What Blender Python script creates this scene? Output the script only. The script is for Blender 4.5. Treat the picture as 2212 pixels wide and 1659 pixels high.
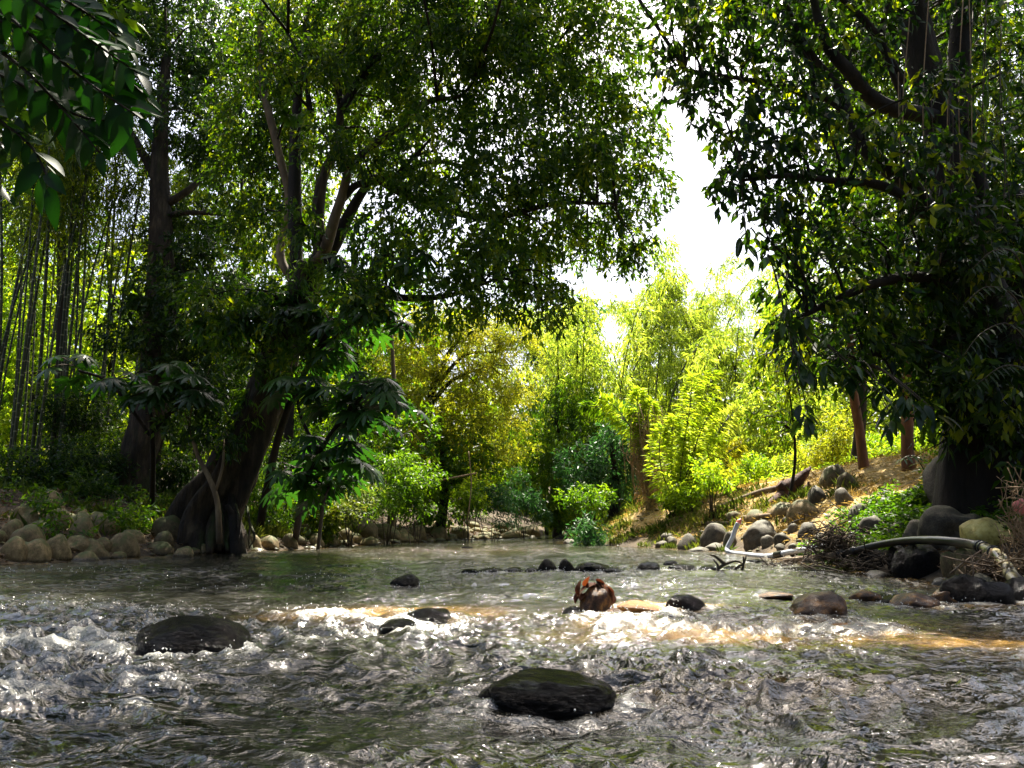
import bpy, math, random
import numpy as np
from mathutils import Vector, Matrix
for o in list(bpy.data.objects): bpy.data.objects.remove(o)
S = bpy.context.scene
COL = S.collection
R = math.radians

# ------------------------------------------------------------------ camera
FPX, CX, CY = 1620.0, 1106.0, 829.5          # focal length and centre in units of a 2212 px wide picture
CAMH, PITCH = 0.75, math.atan(295.5/1620.0)
cam = bpy.data.cameras.new('camera'); camo = bpy.data.objects.new('camera', cam); COL.objects.link(camo)
camo.location = (0, 0, CAMH); camo.rotation_euler = (R(90)+PITCH, 0, 0)
cam.sensor_width = 36; cam.lens = 36*FPX/2212; cam.clip_start = 0.05; cam.clip_end = 2000
S.camera = camo
# ------------------------------------------------------------------ light
SUN_EL, SUN_AZ = R(62), R(12)                # azimuth to the right of +Y
W = bpy.data.worlds.new('World'); S.world = W; W.use_nodes = True
nt = W.node_tree; nt.nodes.clear()
sky = nt.nodes.new('ShaderNodeTexSky'); sky.sky_type = 'NISHITA'; sky.sun_disc = False
sky.sun_elevation = SUN_EL; sky.sun_rotation = SUN_AZ
sky.air_density = 1.0; sky.dust_density = 6.0; sky.ozone_density = 1.0
bg = nt.nodes.new('ShaderNodeBackground'); bg.inputs['Strength'].default_value = 0.078
wo = nt.nodes.new('ShaderNodeOutputWorld')
nt.links.new(sky.outputs[0], bg.inputs[0]); nt.links.new(bg.outputs[0], wo.inputs[0])
sl = bpy.data.lights.new('sun', 'SUN'); sl.energy = 5.0; sl.angle = R(0.55); sl.color = (1, 0.93, 0.80)
so = bpy.data.objects.new('sun', sl); COL.objects.link(so)
sd = Vector((math.sin(SUN_AZ)*math.cos(SUN_EL), math.cos(SUN_AZ)*math.cos(SUN_EL), math.sin(SUN_EL)))
so.rotation_euler = sd.to_track_quat('Z', 'Y').to_euler(); so.location = sd*60
S.view_settings.view_transform = 'Standard'; S.view_settings.look = 'None'
S.view_settings.gamma = 1; S.view_settings.use_curve_mapping = False
S.view_settings.exposure = 2.2
S.render.engine = 'CYCLES'
S.cycles.max_bounces = 6; S.cycles.diffuse_bounces = 3; S.cycles.glossy_bounces = 3
S.cycles.transmission_bounces = 4; S.cycles.transparent_max_bounces = 8; S.cycles.volume_bounces = 0

# ------------------------------------------------------------------ noise
def _hash(ix, iy, iz, seed):
    h = (ix*374761393 + iy*668265263 + iz*2147483647*3 + seed*1274126177) & 0xffffffff
    h = ((h ^ (h >> 13))*1274126177) & 0xffffffff
    h = h ^ (h >> 16)
    return h
def noise3(x, y, z, seed=0):
    x = np.asarray(x, float); y = np.asarray(y, float)+0*x; z = np.asarray(z, float)+0*x
    xi = np.floor(x).astype(np.int64); yi = np.floor(y).astype(np.int64); zi = np.floor(z).astype(np.int64)
    fx, fy, fz = x-xi, y-yi, z-zi
    u, v, w = [t*t*t*(t*(t*6-15)+10) for t in (fx, fy, fz)]
    def g(a, b, c):
        h = _hash(xi+a, yi+b, zi+c, seed)
        gx = ((h & 255)/127.5-1); gy = (((h >> 8) & 255)/127.5-1); gz = (((h >> 16) & 255)/127.5-1)
        return gx*(fx-a)+gy*(fy-b)+gz*(fz-c)
    def L(a, b, t): return a+(b-a)*t
    return L(L(L(g(0,0,0), g(1,0,0), u), L(g(0,1,0), g(1,1,0), u), v), L(L(g(0,0,1), g(1,0,1), u), L(g(0,1,1), g(1,1,1), u), v), w)
def noise2(x, y, seed=0):
    x = np.asarray(x, float); y = np.asarray(y, float)+0*x
    xi = np.floor(x).astype(np.int64); yi = np.floor(y).astype(np.int64)
    fx, fy = x-xi, y-yi
    u, v = [t*t*t*(t*(t*6-15)+10) for t in (fx, fy)]
    def g(a, b):
        h = _hash(xi+a, yi+b, 0, seed)
        an = (h & 65535)/65535*6.28318
        return (np.cos(an)*(fx-a)+np.sin(an)*(fy-b))*1.4
    a = g(0,0); b = g(1,0); c = g(0,1); d = g(1,1)
    return (a+(b-a)*u)+((c+(d-c)*u)-(a+(b-a)*u))*v
def sstep(a, b, x):
    t = np.clip((np.asarray(x, float)-a)/(b-a), 0, 1); return t*t*(3-2*t)

# ------------------------------------------------------------------ terrain function
LY = [-30, 0, 8, 12.5, 14.5, 16.2, 18.7, 21, 25.8, 29.6, 34.7, 45, 60, 90]
LX = [-11, -9.4, -9.0, -8.6, -7.9, -7.2, -6.6, -5.3, -4.1, -2.0, 0.95, 3.4, 9.0, 26]
RY = [-30, 0, 5, 7.4, 8.7, 9.3, 11, 13.5, 16.6, 18.7, 20.3, 24.3, 30, 36, 45, 60, 90]
RX = [7.0, 5.8, 5.2, 4.95, 5.1, 5.1, 5.05, 4.95, 5.0, 4.5, 3.7, 2.0, 2.3, 2.9, 5.8, 12.0, 30]
def bank_d(x, y):
    wob = 0.25*noise2(np.asarray(y, float)*0.7, 3.3, 11)
    dl = (np.interp(y, LY, LX)+wob-x)*0.85
    dr = (x-np.interp(y, RY, RX)-wob)*0.85
    return dl, dr
def ground_z(x, y):
    x = np.asarray(x, float); y = np.asarray(y, float)+0*x
    dl, dr = bank_d(x, y)
    d = np.maximum(dl, dr)
    hl = 0.22*sstep(0, .5, dl)+1.15*sstep(.2, 5.0, dl)+0.02*np.clip(dl, 0, 200)+0.6*sstep(6, 14, dl)
    near = sstep(17, 11, y)
    kr = 1.0-0.45*sstep(19, 25, y)
    hr = 0.16*sstep(0, .4, dr)+.95*sstep(.1, 2.3, dr)*(1-.1*near)+1.35*sstep(1.4, 6.0-2.0*near, dr)*kr*(1-.45*near)+0.015*np.clip(dr, 0, 200)
    bed = -0.55*sstep(0, 1.6, -d)-.02
    h = np.where(d < 0, bed, np.where(dl > dr, hl, hr))
    n = 0.10*noise2(x*.8, y*.8, 3)+0.05*noise2(x*2.1, y*2.1, 4)+.5*noise2(x*.12, y*.12, 9)*sstep(3, 12, d)
    far = 9*sstep(48, 120, np.hypot(x, y))
    return h+n*sstep(-.5, 1, d)+far
def pix(px, py, Y):
    """the point at depth Y (metres ahead) seen at (px, py)"""
    a = (px-CX)/FPX; b = -(py-CY)/FPX
    y = math.cos(PITCH)-math.sin(PITCH)*b; z = math.sin(PITCH)+math.cos(PITCH)*b
    t = Y/y
    return np.array((a*t, Y, CAMH+z*t))
def onwater(px, py, z=0.0):
    a = (px-CX)/FPX; b = -(py-CY)/FPX
    y = math.cos(PITCH)-math.sin(PITCH)*b; zz = math.sin(PITCH)+math.cos(PITCH)*b
    t = (z-CAMH)/zz
    return np.array((a*t, y*t, z))
def onground(px, py, far=70):
    Y = np.arange(3, far, 0.04)
    a = (px-CX)/FPX; b = -(py-CY)/FPX
    y = math.cos(PITCH)-math.sin(PITCH)*b; zz = math.sin(PITCH)+math.cos(PITCH)*b
    t = Y/y; X = a*t; Z = CAMH+zz*t
    g = np.maximum(ground_z(X, Y), 0)
    k = np.argmax(Z <= g) if np.any(Z <= g) else len(Y)-1
    return np.array((X[k], Y[k], float(g[k])))
def mpp(Y): return Y/FPX*1.0      # metres per pixel at depth Y

# ------------------------------------------------------------------ mesh helpers
def mesh_np(name, V, F, mat, attrs=None, smooth=False):
    V = np.ascontiguousarray(V, np.float32); F = np.ascontiguousarray(F, np.int32)
    me = bpy.data.meshes.new(name); k = F.shape[1]
    me.vertices.add(len(V)); me.vertices.foreach_set('co', V.ravel())
    me.loops.add(F.size); me.loops.foreach_set('vertex_index', F.ravel())
    me.polygons.add(len(F)); me.polygons.foreach_set('loop_start', np.arange(0, F.size, k, dtype=np.int32))
    me.update(calc_edges=True)
    if smooth: me.polygons.foreach_set('use_smooth', np.ones(len(F), bool))
    if attrs:
        for an, (dom, val) in attrs.items():
            at = me.attributes.new(an, 'FLOAT', dom); at.data.foreach_set('value', np.ascontiguousarray(val, np.float32).ravel())
    if mat: me.materials.append(mat)
    me.validate()
    return me
def add(name, me, parent=None, loc=None, label=None, cat=None, group=None, kind=None):
    o = bpy.data.objects.new(name, me); COL.objects.link(o)
    if parent is not None: o.parent = parent
    if loc is not None: o.location = loc
    if label: o['label'] = label
    if cat: o['category'] = cat
    if group: o['group'] = group
    if kind: o['kind'] = kind
    return o
def thing(name, loc, label, cat, group=None):
    return add(name, None, None, loc, label, cat, group)
def part(name, V, F, mat, root, attrs=None, smooth=False, kind=None, label=None):
    """V in world coordinates; stored relative to the root"""
    V = np.asarray(V, float)-np.array(root.location)
    return add(name, mesh_np(name, V, F, mat, attrs, smooth), root, kind=kind, label=label)
def join(parts):
    Vs, Fs, n = [], [], 0
    for V, F in parts:
        Vs.append(V); Fs.append(np.asarray(F)+n); n += len(V)
    return np.concatenate(Vs), np.concatenate(Fs)
def catmull(P, n):
    P = np.asarray(P, float); m = len(P)
    if m < 3:
        t = np.linspace(0, 1, n)[:, None]; return P[0]*(1-t)+P[-1]*t
    Q = np.vstack([2*P[0]-P[1], P, 2*P[-1]-P[-2]])
    out = []
    for u in np.linspace(0, m-1-1e-6, n):
        i = int(u); t = u-i; a, b, c, d = Q[i], Q[i+1], Q[i+2], Q[i+3]
        out.append(.5*((2*b)+(-a+c)*t+(2*a-5*b+4*c-d)*t*t+(-a+3*b-3*c+d)*t**3))
    return np.array(out)
def tube(P, rad, sides=8, n=None, bump=0.0, flute=0, flute_amp=0.0, seed=1, squash=1.0):
    """tapering tube through P; returns quads"""
    P = np.asarray(P, float); n = n or max(len(P)*4, 6)
    r = np.interp(np.linspace(0, len(P)-1, n), range(len(P)), rad)
    C = catmull(P, n)
    T = np.gradient(C, axis=0); T /= np.linalg.norm(T, axis=1)[:, None]+1e-9
    up = np.array((0.0, 1.0, 0.0)) if abs(T[0][1]) < .9 else np.array((1.0, 0, 0))
    N = up-T*(T@up)[:, None]; N /= np.linalg.norm(N, axis=1)[:, None]+1e-9
    B = np.cross(T, N)
    th = np.linspace(0, 2*np.pi, sides, endpoint=False)
    rr = r[:, None]*np.ones(sides)
    if flute:
        tw = np.linspace(0, 1.2, n)[:, None]
        fl = np.cos(th[None, :]*flute+tw*2+seed)+.5*np.cos(th[None, :]*(flute*2-1)-tw*3)
        rr = rr*(1+flute_amp*fl*np.linspace(1.5, .4, n)[:, None])
    V = C[:, None, :]+N[:, None, :]*(np.cos(th)[None, :, None]*rr[..., None])+B[:, None, :]*(np.sin(th)[None, :, None]*rr[..., None]*squash)
    V = V.reshape(-1, 3)
    if bump:
        k = noise3(V[:, 0]*3.1, V[:, 1]*3.1, V[:, 2]*1.3, seed)+.6*noise3(V[:, 0]*9, V[:, 1]*9, V[:, 2]*2.5, seed+1)
        D = V-np.repeat(C, sides, 0); V = V+D*(k*bump)[:, None]
    i = np.arange(n-1)[:, None]*sides; j = np.arange(sides)[None, :]; j2 = (j+1) % sides
    F = np.stack([i+j, i+j2, i+sides+j2, i+sides+j], -1).reshape(-1, 4)
    # caps as fans folded into quads
    V = np.vstack([V, C[0], C[-1]]); a, b = len(V)-2, len(V)-1
    cap = [(a, (k+1) % sides, k, k) for k in range(0)]
    Fc = []
    for k in range(0, sides-1, 2):
        Fc.append((a, (k+2) % sides, k+1, k)); e = (n-1)*sides; Fc.append((b, e+k, e+k+1, e+(k+2) % sides))
    return V, np.vstack([F, np.array(Fc)])

def unit(v): return v/(np.linalg.norm(v, axis=-1, keepdims=True)+1e-9)
def leaf_mesh(base, d, nrm, L, Wd, kind='simple', droop=.15):
    """arrays -> verts, tris, per-face owner index. folded at the midrib"""
    n = len(base); d = unit(d); s = unit(np.cross(nrm, d)); u = np.cross(d, s)
    L = np.broadcast_to(L, n)[:, None]; Wd = np.broadcast_to(Wd, n)[:, None]
    if kind == 'simple':
        b = base; t = base+d*L-u*L*droop
        m = base+d*L*.45+u*Wd*.12
        l = m+s*Wd*.5; r = m-s*Wd*.5
        V = np.stack([b, l, t, r], 1).reshape(-1, 3); k = np.arange(n)[:, None]*4
        F = np.concatenate([k+np.array([[0, 2, 1]]), k+np.array([[0, 3, 2]])], 1).reshape(-1, 3)
        own = np.repeat(np.arange(n), 2)
    else:
        b = base; t = base+d*L-u*L*droop*1.6; m = base+d*L*.5-u*Wd*.10-u*L*droop*.35
        l = base+d*L*.46+s*Wd*.5+u*Wd*.10-u*L*droop*.3; r = base+d*L*.46-s*Wd*.5+u*Wd*.10-u*L*droop*.3
        V = np.stack([b, l, t, r, m], 1).reshape(-1, 3); k = np.arange(n)[:, None]*5
        F = np.concatenate([k+np.array([q]) for q in [[0, 4, 1], [1, 4, 2], [2, 4, 3], [3, 4, 0]]], 1).reshape(-1, 3)
        own = np.repeat(np.arange(n), 4)
    return V, F, own
def crown(seed, blobs, L, Wd, cover=1.6, droop=.5, per=9, spread=.30, gap=.05, gapscale=.9, kind='simple', shell=.55, up=.5, thin=0.0):
    """blobs: (x,y,z,rx,ry,rz). returns V, F, rnd per face"""
    rng = np.random.default_rng(seed)
    Vs, Fs, Rs, nn = [], [], [], 0
    for (cx, cy, cz, rx, ry, rz) in blobs:
        area = math.pi*rx*rz
        tw = max(4, int(cover*area/(L*Wd*.5*.55*per)))
        u = unit(rng.normal(size=(tw, 3))); rad = rng.uniform(shell, 1.04, tw)**.7
        p = np.array((cx, cy, cz))+u*rad[:, None]*np.array((rx, ry, rz))
        g = noise3(p[:, 0]/gapscale, p[:, 1]/gapscale, p[:, 2]/gapscale, seed % 97)
        k = g > gap-.30+rng.uniform(-.12, .12, tw); p = p[k]; u = u[k]; g = g[k]
        tw = len(p)
        if tw == 0: continue
        tdir = unit(u*np.array((1, 1, .5))+np.array((0, 0, -.25))+rng.normal(size=(tw, 3))*.5)
        tone = np.clip(.5+g*.9+rng.normal(size=tw)*.16, 0, 1)
        P = np.repeat(p, per, 0); T = np.repeat(tdir, per, 0); n = len(P)
        al = np.tile(np.linspace(0, 1, per), tw)
        P = P+T*(al*spread)[:, None]+np.array((0, 0, -1.0))*(al**2*spread*droop*.6)[:, None]+rng.normal(size=(n, 3))*spread*.14
        d = unit(T*.6+rng.normal(size=(n, 3))*.62+np.array((0, 0, -droop)))
        nr = rng.normal(size=(n, 3))+np.array((0, 0, up))*1.6
        sz = rng.uniform(.5, 1.45, n)
        V, F, own = leaf_mesh(P, d, nr, L*sz, Wd*sz, kind)
        r = np.clip(np.repeat(tone, per)+rng.normal(size=n)*.16, 0, 1)
        Vs.append(V); Fs.append(F+nn); Rs.append(r[own]); nn += len(V)
    return np.concatenate(Vs), np.concatenate(Fs), np.concatenate(Rs)

# ------------------------------------------------------------------ materials
def newmat(name):
    m = bpy.data.materials.new(name); m.use_nodes = True; m.node_tree.nodes.clear(); return m, m.node_tree
def nd(t, typ, **kw):
    n = t.nodes.new(typ)
    for k, v in kw.items():
        if k in n.inputs.keys() if hasattr(n.inputs, 'keys') else False: n.inputs[k].default_value = v
        else: setattr(n, k, v)
    return n
def ramp(t, fac, stops):
    r = t.nodes.new('ShaderNodeValToRGB'); e = r.color_ramp.elements
    while len(e) > 1: e.remove(e[-1])
    e[0].position = stops[0][0]; e[0].color = (*stops[0][1], 1)
    for p, c in stops[1:]:
        q = e.new(p); q.color = (*c, 1)
    t.links.new(fac, r.inputs[0]); return r.outputs[0]
def noise_node(t, scale, detail=4, rough=.55, vec=None, dist=0):
    n = t.nodes.new('ShaderNodeTexNoise'); n.inputs['Scale'].default_value = scale; n.inputs['Detail'].default_value = detail
    n.inputs['Roughness'].default_value = rough; n.inputs['Distortion'].default_value = dist
    if vec is not None: t.links.new(vec, n.inputs['Vector'])
    return n
def leafmat(name, stops, transl=.45, rough=.42, tint=(1.5, 1.7, .55), obj=False, spec=.3):
    m, t = newmat(name)
    if obj: fac = t.nodes.new('ShaderNodeObjectInfo').outputs['Random']
    else:
        a = t.nodes.new('ShaderNodeAttribute'); a.attribute_name = 'rnd'; fac = a.outputs['Fac']
    col = ramp(t, fac, stops)
    p = t.nodes.new('ShaderNodeBsdfPrincipled'); p.inputs['Roughness'].default_value = rough
    p.inputs['Specular IOR Level'].default_value = spec
    t.links.new(col, p.inputs['Base Color'])
    tr = t.nodes.new('ShaderNodeBsdfTranslucent')
    mul = t.nodes.new('ShaderNodeMix'); mul.data_type = 'RGBA'; mul.blend_type = 'MULTIPLY'; mul.inputs[0].default_value = 1
    mul.inputs[7].default_value = (*tint, 1); t.links.new(col, mul.inputs[6]); t.links.new(mul.outputs[2], tr.inputs['Color'])
    mx = t.nodes.new('ShaderNodeMixShader'); mx.inputs[0].default_value = transl
    t.links.new(p.outputs[0], mx.inputs[1]); t.links.new(tr.outputs[0], mx.inputs[2])
    o = t.nodes.new('ShaderNodeOutputMaterial'); t.links.new(mx.outputs[0], o.inputs[0]); return m
def roughmat(name, stops, scale=3, rough=.85, bump=.4, bscale=14, bdist=.02, spec=.3, stretch=(1, 1, 1), attr=None, astops=None, objrand=0.0, coord='Object', moss=None):
    m, t = newmat(name)
    tc = t.nodes.new('ShaderNodeTexCoord'); mp = t.nodes.new('ShaderNodeMapping'); mp.inputs['Scale'].default_value = stretch
    t.links.new(tc.outputs[coord], mp.inputs[0])
    vec = mp.outputs[0]
    if objrand:
        oi = t.nodes.new('ShaderNodeObjectInfo'); vm = t.nodes.new('ShaderNodeVectorMath'); vm.operation = 'ADD'
        t.links.new(vec, vm.inputs[0]); t.links.new(oi.outputs['Location'], vm.inputs[1]); vec = vm.outputs[0]
    n = noise_node(t, scale, 6, .62, vec)
    col = ramp(t, n.outputs['Fac'], stops)
    if objrand:
        hs = t.nodes.new('ShaderNodeHueSaturation'); mr = t.nodes.new('ShaderNodeMapRange')
        mr.inputs['To Min'].default_value = 1-objrand; mr.inputs['To Max'].default_value = 1+objrand
        t.links.new(oi.outputs['Random'], mr.inputs[0]); t.links.new(mr.outputs[0], hs.inputs['Value']); t.links.new(col, hs.inputs['Color']); col = hs.outputs[0]
    if moss:
        geo = t.nodes.new('ShaderNodeNewGeometry'); sp = t.nodes.new('ShaderNodeSeparateXYZ'); t.links.new(geo.outputs['Normal'], sp.inputs[0])
        n3 = noise_node(t, 2.2, 5, .6, vec); ad = t.nodes.new('ShaderNodeMath'); ad.operation = 'MULTIPLY_ADD'
        t.links.new(sp.outputs['Z'], ad.inputs[0]); ad.inputs[1].default_value = .35; t.links.new(n3.outputs['Fac'], ad.inputs[2])
        mr2 = t.nodes.new('ShaderNodeMapRange'); mr2.inputs['From Min'].default_value = .62; mr2.inputs['From Max'].default_value = .85; t.links.new(ad.outputs[0], mr2.inputs[0])
        mx = t.nodes.new('ShaderNodeMix'); mx.data_type = 'RGBA'; t.links.new(mr2.outputs[0], mx.inputs[0]); t.links.new(col, mx.inputs[6]); mx.inputs[7].default_value = (*moss, 1); col = mx.outputs[2]
    if attr:
        a = t.nodes.new('ShaderNodeAttribute'); a.attribute_name = attr
        c2 = ramp(t, noise_node(t, scale*2.2, 5, .6, vec).outputs['Fac'], astops)
        mx = t.nodes.new('ShaderNodeMix'); mx.data_type = 'RGBA'; t.links.new(a.outputs['Fac'], mx.inputs[0]); t.links.new(col, mx.inputs[6]); t.links.new(c2, mx.inputs[7]); col = mx.outputs[2]
    p = t.nodes.new('ShaderNodeBsdfPrincipled'); p.inputs['Roughness'].default_value = rough; p.inputs['Specular IOR Level'].default_value = spec
    if name in ('river_stone', 'grey_stone'):      # stones are wet where the river laps at them; grit and lichen above
        g = t.nodes.new('ShaderNodeNewGeometry'); sp2 = t.nodes.new('ShaderNodeSeparateXYZ'); t.links.new(g.outputs['Position'], sp2.inputs[0])
        nz = noise_node(t, 9, 4, .6, vec); ma = t.nodes.new('ShaderNodeMath'); ma.operation = 'MULTIPLY_ADD'; t.links.new(nz.outputs['Fac'], ma.inputs[0]); ma.inputs[1].default_value = -.10; t.links.new(sp2.outputs['Z'], ma.inputs[2])
        wz = t.nodes.new('ShaderNodeMapRange'); wz.inputs['From Min'].default_value = .0; wz.inputs['From Max'].default_value = .05; wz.inputs['To Min'].default_value = .28; t.links.new(ma.outputs[0], wz.inputs[0])
        wr = t.nodes.new('ShaderNodeMapRange'); wr.inputs['From Min'].default_value = .28; wr.inputs['To Min'].default_value = .25; wr.inputs['To Max'].default_value = rough; t.links.new(wz.outputs[0], wr.inputs[0]); t.links.new(wr.outputs[0], p.inputs['Roughness'])
        nf = noise_node(t, 30, 5, .7, vec); fr = t.nodes.new('ShaderNodeMapRange'); fr.inputs['From Min'].default_value = .35; fr.inputs['From Max'].default_value = .65; fr.inputs['To Min'].default_value = .55; fr.inputs['To Max'].default_value = 1.35; t.links.new(nf.outputs['Fac'], fr.inputs[0])
        mm = t.nodes.new('ShaderNodeMath'); mm.operation = 'MULTIPLY'; t.links.new(wz.outputs[0], mm.inputs[0]); t.links.new(fr.outputs[0], mm.inputs[1])
        sc_ = t.nodes.new('ShaderNodeVectorMath'); sc_.operation = 'SCALE'; t.links.new(col, sc_.inputs[0]); t.links.new(mm.outputs[0], sc_.inputs['Scale']); col = sc_.outputs[0]
    t.links.new(col, p.inputs['Base Color'])
    if bump:
        b = t.nodes.new('ShaderNodeBump'); b.inputs['Strength'].default_value = bump; b.inputs['Distance'].default_value = bdist
        n2 = noise_node(t, bscale, 6, .65, vec); t.links.new(n2.outputs['Fac'], b.inputs['Height']); t.links.new(b.outputs[0], p.inputs['Normal'])
    o = t.nodes.new('ShaderNodeOutputMaterial'); t.links.new(p.outputs[0], o.inputs[0]); return m

M = {}
M['main'] = leafmat('main_leaf', [(0, (.010, .032, .006)), (.5, (.032, .074, .009)), (.85, (.080, .135, .011)), (1, (.17, .21, .016))], .54, tint=(2.2, 2.1, .3))
M['dark'] = leafmat('dark_leaf', [(0, (.006, .020, .004)), (.6, (.018, .046, .007)), (1, (.07, .12, .012))], .45, tint=(1.9, 1.9, .35))
M['left'] = leafmat('left_forest_leaf', [(0, (.010, .032, .004)), (.5, (.040, .078, .006)), (1, (.14, .18, .012))], .58, tint=(2.4, 2.2, .3))
M['yellow'] = leafmat('yellow_feathery_leaf', [(0, (.07, .095, .012)), (.5, (.14, .17, .022)), (1, (.27, .26, .04))], .62, tint=(2.1, 2.0, .5))
M['bamboo'] = leafmat('bamboo_leaf', [(0, (.07, .12, .020)), (.5, (.17, .23, .035)), (1, (.30, .33, .07))], .64, tint=(2.1, 2.1, .8))
M['lime'] = leafmat('lime_leaf', [(0, (.05, .11, .010)), (.5, (.14, .22, .020)), (1, (.28, .33, .04))], .65, tint=(2.2, 2.2, .5))
M['mid'] = leafmat('mid_green_leaf', [(0, (.015, .045, .006)), (.5, (.045, .10, .010)), (1, (.13, .20, .016))], .55, tint=(2.0, 2.1, .35))
M['blue'] = leafmat('cool_green_leaf', [(0, (.020, .055, .022)), (.5, (.04, .10, .035)), (1, (.08, .16, .05))], .42, tint=(1.1, 1.5, .7))
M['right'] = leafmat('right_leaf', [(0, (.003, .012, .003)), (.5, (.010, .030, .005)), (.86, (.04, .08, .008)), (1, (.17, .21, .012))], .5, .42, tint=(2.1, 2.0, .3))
M['rightobj'] = leafmat('right_leaf_single', [(0, (.010, .026, .012)), (.6, (.025, .055, .014)), (1, (.06, .10, .015))], .40, .28, obj=True)
M['palmedge'] = leafmat('edge_frond_leaf', [(0, (.006, .018, .004)), (1, (.02, .045, .008))], .35, .6, obj=True, spec=.12)
M['bigleaf'] = leafmat('big_leaf', [(0, (.006, .022, .004)), (.6, (.012, .04, .006)), (1, (.016, .045, .006))], .32, .55, tint=(1.0, 1.7, .25), obj=True, spec=.14)
M['palm'] = leafmat('palmate_leaf', [(0, (.012, .035, .010)), (.6, (.025, .06, .012)), (1, (.05, .11, .015))], .42, .32, tint=(1.1, 1.7, .4), obj=True)
M['grass'] = leafmat('grass_blade', [(0, (.05, .08, .018)), (.5, (.11, .14, .03)), (1, (.24, .22, .06))], .4, .5)
M['straw'] = leafmat('straw_blade', [(0, (.14, .11, .03)), (.5, (.30, .22, .07)), (1, (.42, .33, .12))], .35, .55, tint=(1.3, 1.1, .7))
M['litter'] = leafmat('fallen_leaf', [(0, (.045, .025, .012)), (.5, (.12, .07, .03)), (1, (.28, .19, .10))], .2, .5, tint=(1.2, 1, .7))
M['vine'] = leafmat('dry_vine', [(0, (.10, .065, .03)), (.5, (.22, .15, .07)), (1, (.35, .26, .12))], .3, .6, tint=(1.2, 1, .6))
M['orange'] = leafmat('dead_leaf', [(0, (.020, .008, .005)), (.5, (.055, .020, .009)), (1, (.13, .045, .016))], .3, .7, tint=(1.5, .9, .5), obj=True, spec=.08)
M['bark'] = roughmat('bark', [(.3, (.010, .007, .005)), (.5, (.034, .023, .014)), (.72, (.10, .07, .042))], 6, .85, 1.0, 11, .12, stretch=(1, 1, .22), moss=(.035, .05, .012))
M['darkbark'] = roughmat('dark_bark', [(.3, (.005, .004, .003)), (.55, (.014, .010, .007)), (.75, (.035, .025, .017))], 5, .85, .8, 16, .04, stretch=(1, 1, .25))
M['palebark'] = roughmat('pale_bark', [(.3, (.05, .035, .02)), (.55, (.13, .09, .05)), (.75, (.24, .18, .10))], 5, .8, .5, 14, .03, stretch=(1, 1, .3))
M['redbark'] = roughmat('red_bark', [(.3, (.08, .035, .018)), (.55, (.20, .085, .04)), (.75, (.30, .15, .08))], 6, .8, .5, 14, .03, stretch=(1, 1, .3))
M['culm'] = roughmat('bamboo_culm', [(.3, (.010, .014, .005)), (.55, (.028, .034, .012)), (.75, (.07, .065, .025))], 4, .6, .1, 10, .01, stretch=(1, 1, .2))
M['stone'] = roughmat('river_stone', [(.28, (.060, .044, .019)), (.5, (.150, .106, .048)), (.72, (.27, .20, .10))], 3.4, .75, .5, 22, .012, objrand=.45, moss=(.075, .085, .025))
M['greystone'] = roughmat('grey_stone', [(.28, (.030, .025, .018)), (.5, (.075, .062, .044)), (.72, (.15, .125, .09))], 3.2, .72, .5, 22, .012, objrand=.4, moss=(.085, .08, .05))
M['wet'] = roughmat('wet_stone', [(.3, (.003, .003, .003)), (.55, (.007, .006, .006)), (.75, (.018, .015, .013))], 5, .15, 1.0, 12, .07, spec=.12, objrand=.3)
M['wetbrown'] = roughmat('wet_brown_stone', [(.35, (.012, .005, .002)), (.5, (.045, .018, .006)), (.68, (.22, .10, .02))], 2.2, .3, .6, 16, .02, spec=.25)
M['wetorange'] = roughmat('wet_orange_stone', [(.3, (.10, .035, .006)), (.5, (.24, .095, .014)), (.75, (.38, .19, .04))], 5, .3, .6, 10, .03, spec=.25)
M['yellowrock'] = roughmat('yellow_rock', [(.3, (.20, .15, .04)), (.5, (.50, .40, .11)), (.75, (.66, .58, .22))], 3, .55, .5, 9, .03)
M['soil'] = roughmat('soil', [(.3, (.022, .016, .010)), (.5, (.055, .040, .024)), (.72, (.12, .09, .05))], 1.6, .95, .9, 6, .08, attr='dry', astops=[(.3, (.16, .10, .035)), (.5, (.34, .24, .09)), (.7, (.48, .36, .15))], coord='Generated' if False else 'Object')
_t = M['culm'].node_tree; _p = [n for n in _t.nodes if n.type == 'BSDF_PRINCIPLED'][0]; _l = _p.inputs['Base Color'].links[0].from_socket
_tc = _t.nodes.new('ShaderNodeTexCoord'); _s = _t.nodes.new('ShaderNodeSeparateXYZ'); _t.links.new(_tc.outputs['Object'], _s.inputs[0])
_m = _t.nodes.new('ShaderNodeMath'); _m.operation = 'MULTIPLY'; _m.inputs[1].default_value = 2.6; _t.links.new(_s.outputs['Z'], _m.inputs[0]); _f = _t.nodes.new('ShaderNodeMath'); _f.operation = 'FRACT'; _t.links.new(_m.outputs[0], _f.inputs[0])
_g = _t.nodes.new('ShaderNodeMath'); _g.operation = 'GREATER_THAN'; _g.inputs[1].default_value = .90; _t.links.new(_f.outputs[0], _g.inputs[0])
_x = _t.nodes.new('ShaderNodeMix'); _x.data_type = 'RGBA'; _t.links.new(_g.outputs[0], _x.inputs[0]); _t.links.new(_l, _x.inputs[6]); _x.inputs[7].default_value = (.16, .15, .09, 1); _t.links.new(_x.outputs[2], _p.inputs['Base Color'])
M['wood'] = roughmat('driftwood', [(.3, (.05, .032, .02)), (.5, (.14, .095, .06)), (.75, (.30, .23, .15))], 6, .8, .7, 14, .03, stretch=(1, 1, 1))
M['redwood'] = roughmat('rotten_red_wood', [(.3, (.015, .006, .004)), (.5, (.05, .02, .011)), (.75, (.15, .07, .035))], 6, .8, .9, 10, .06)
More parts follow.
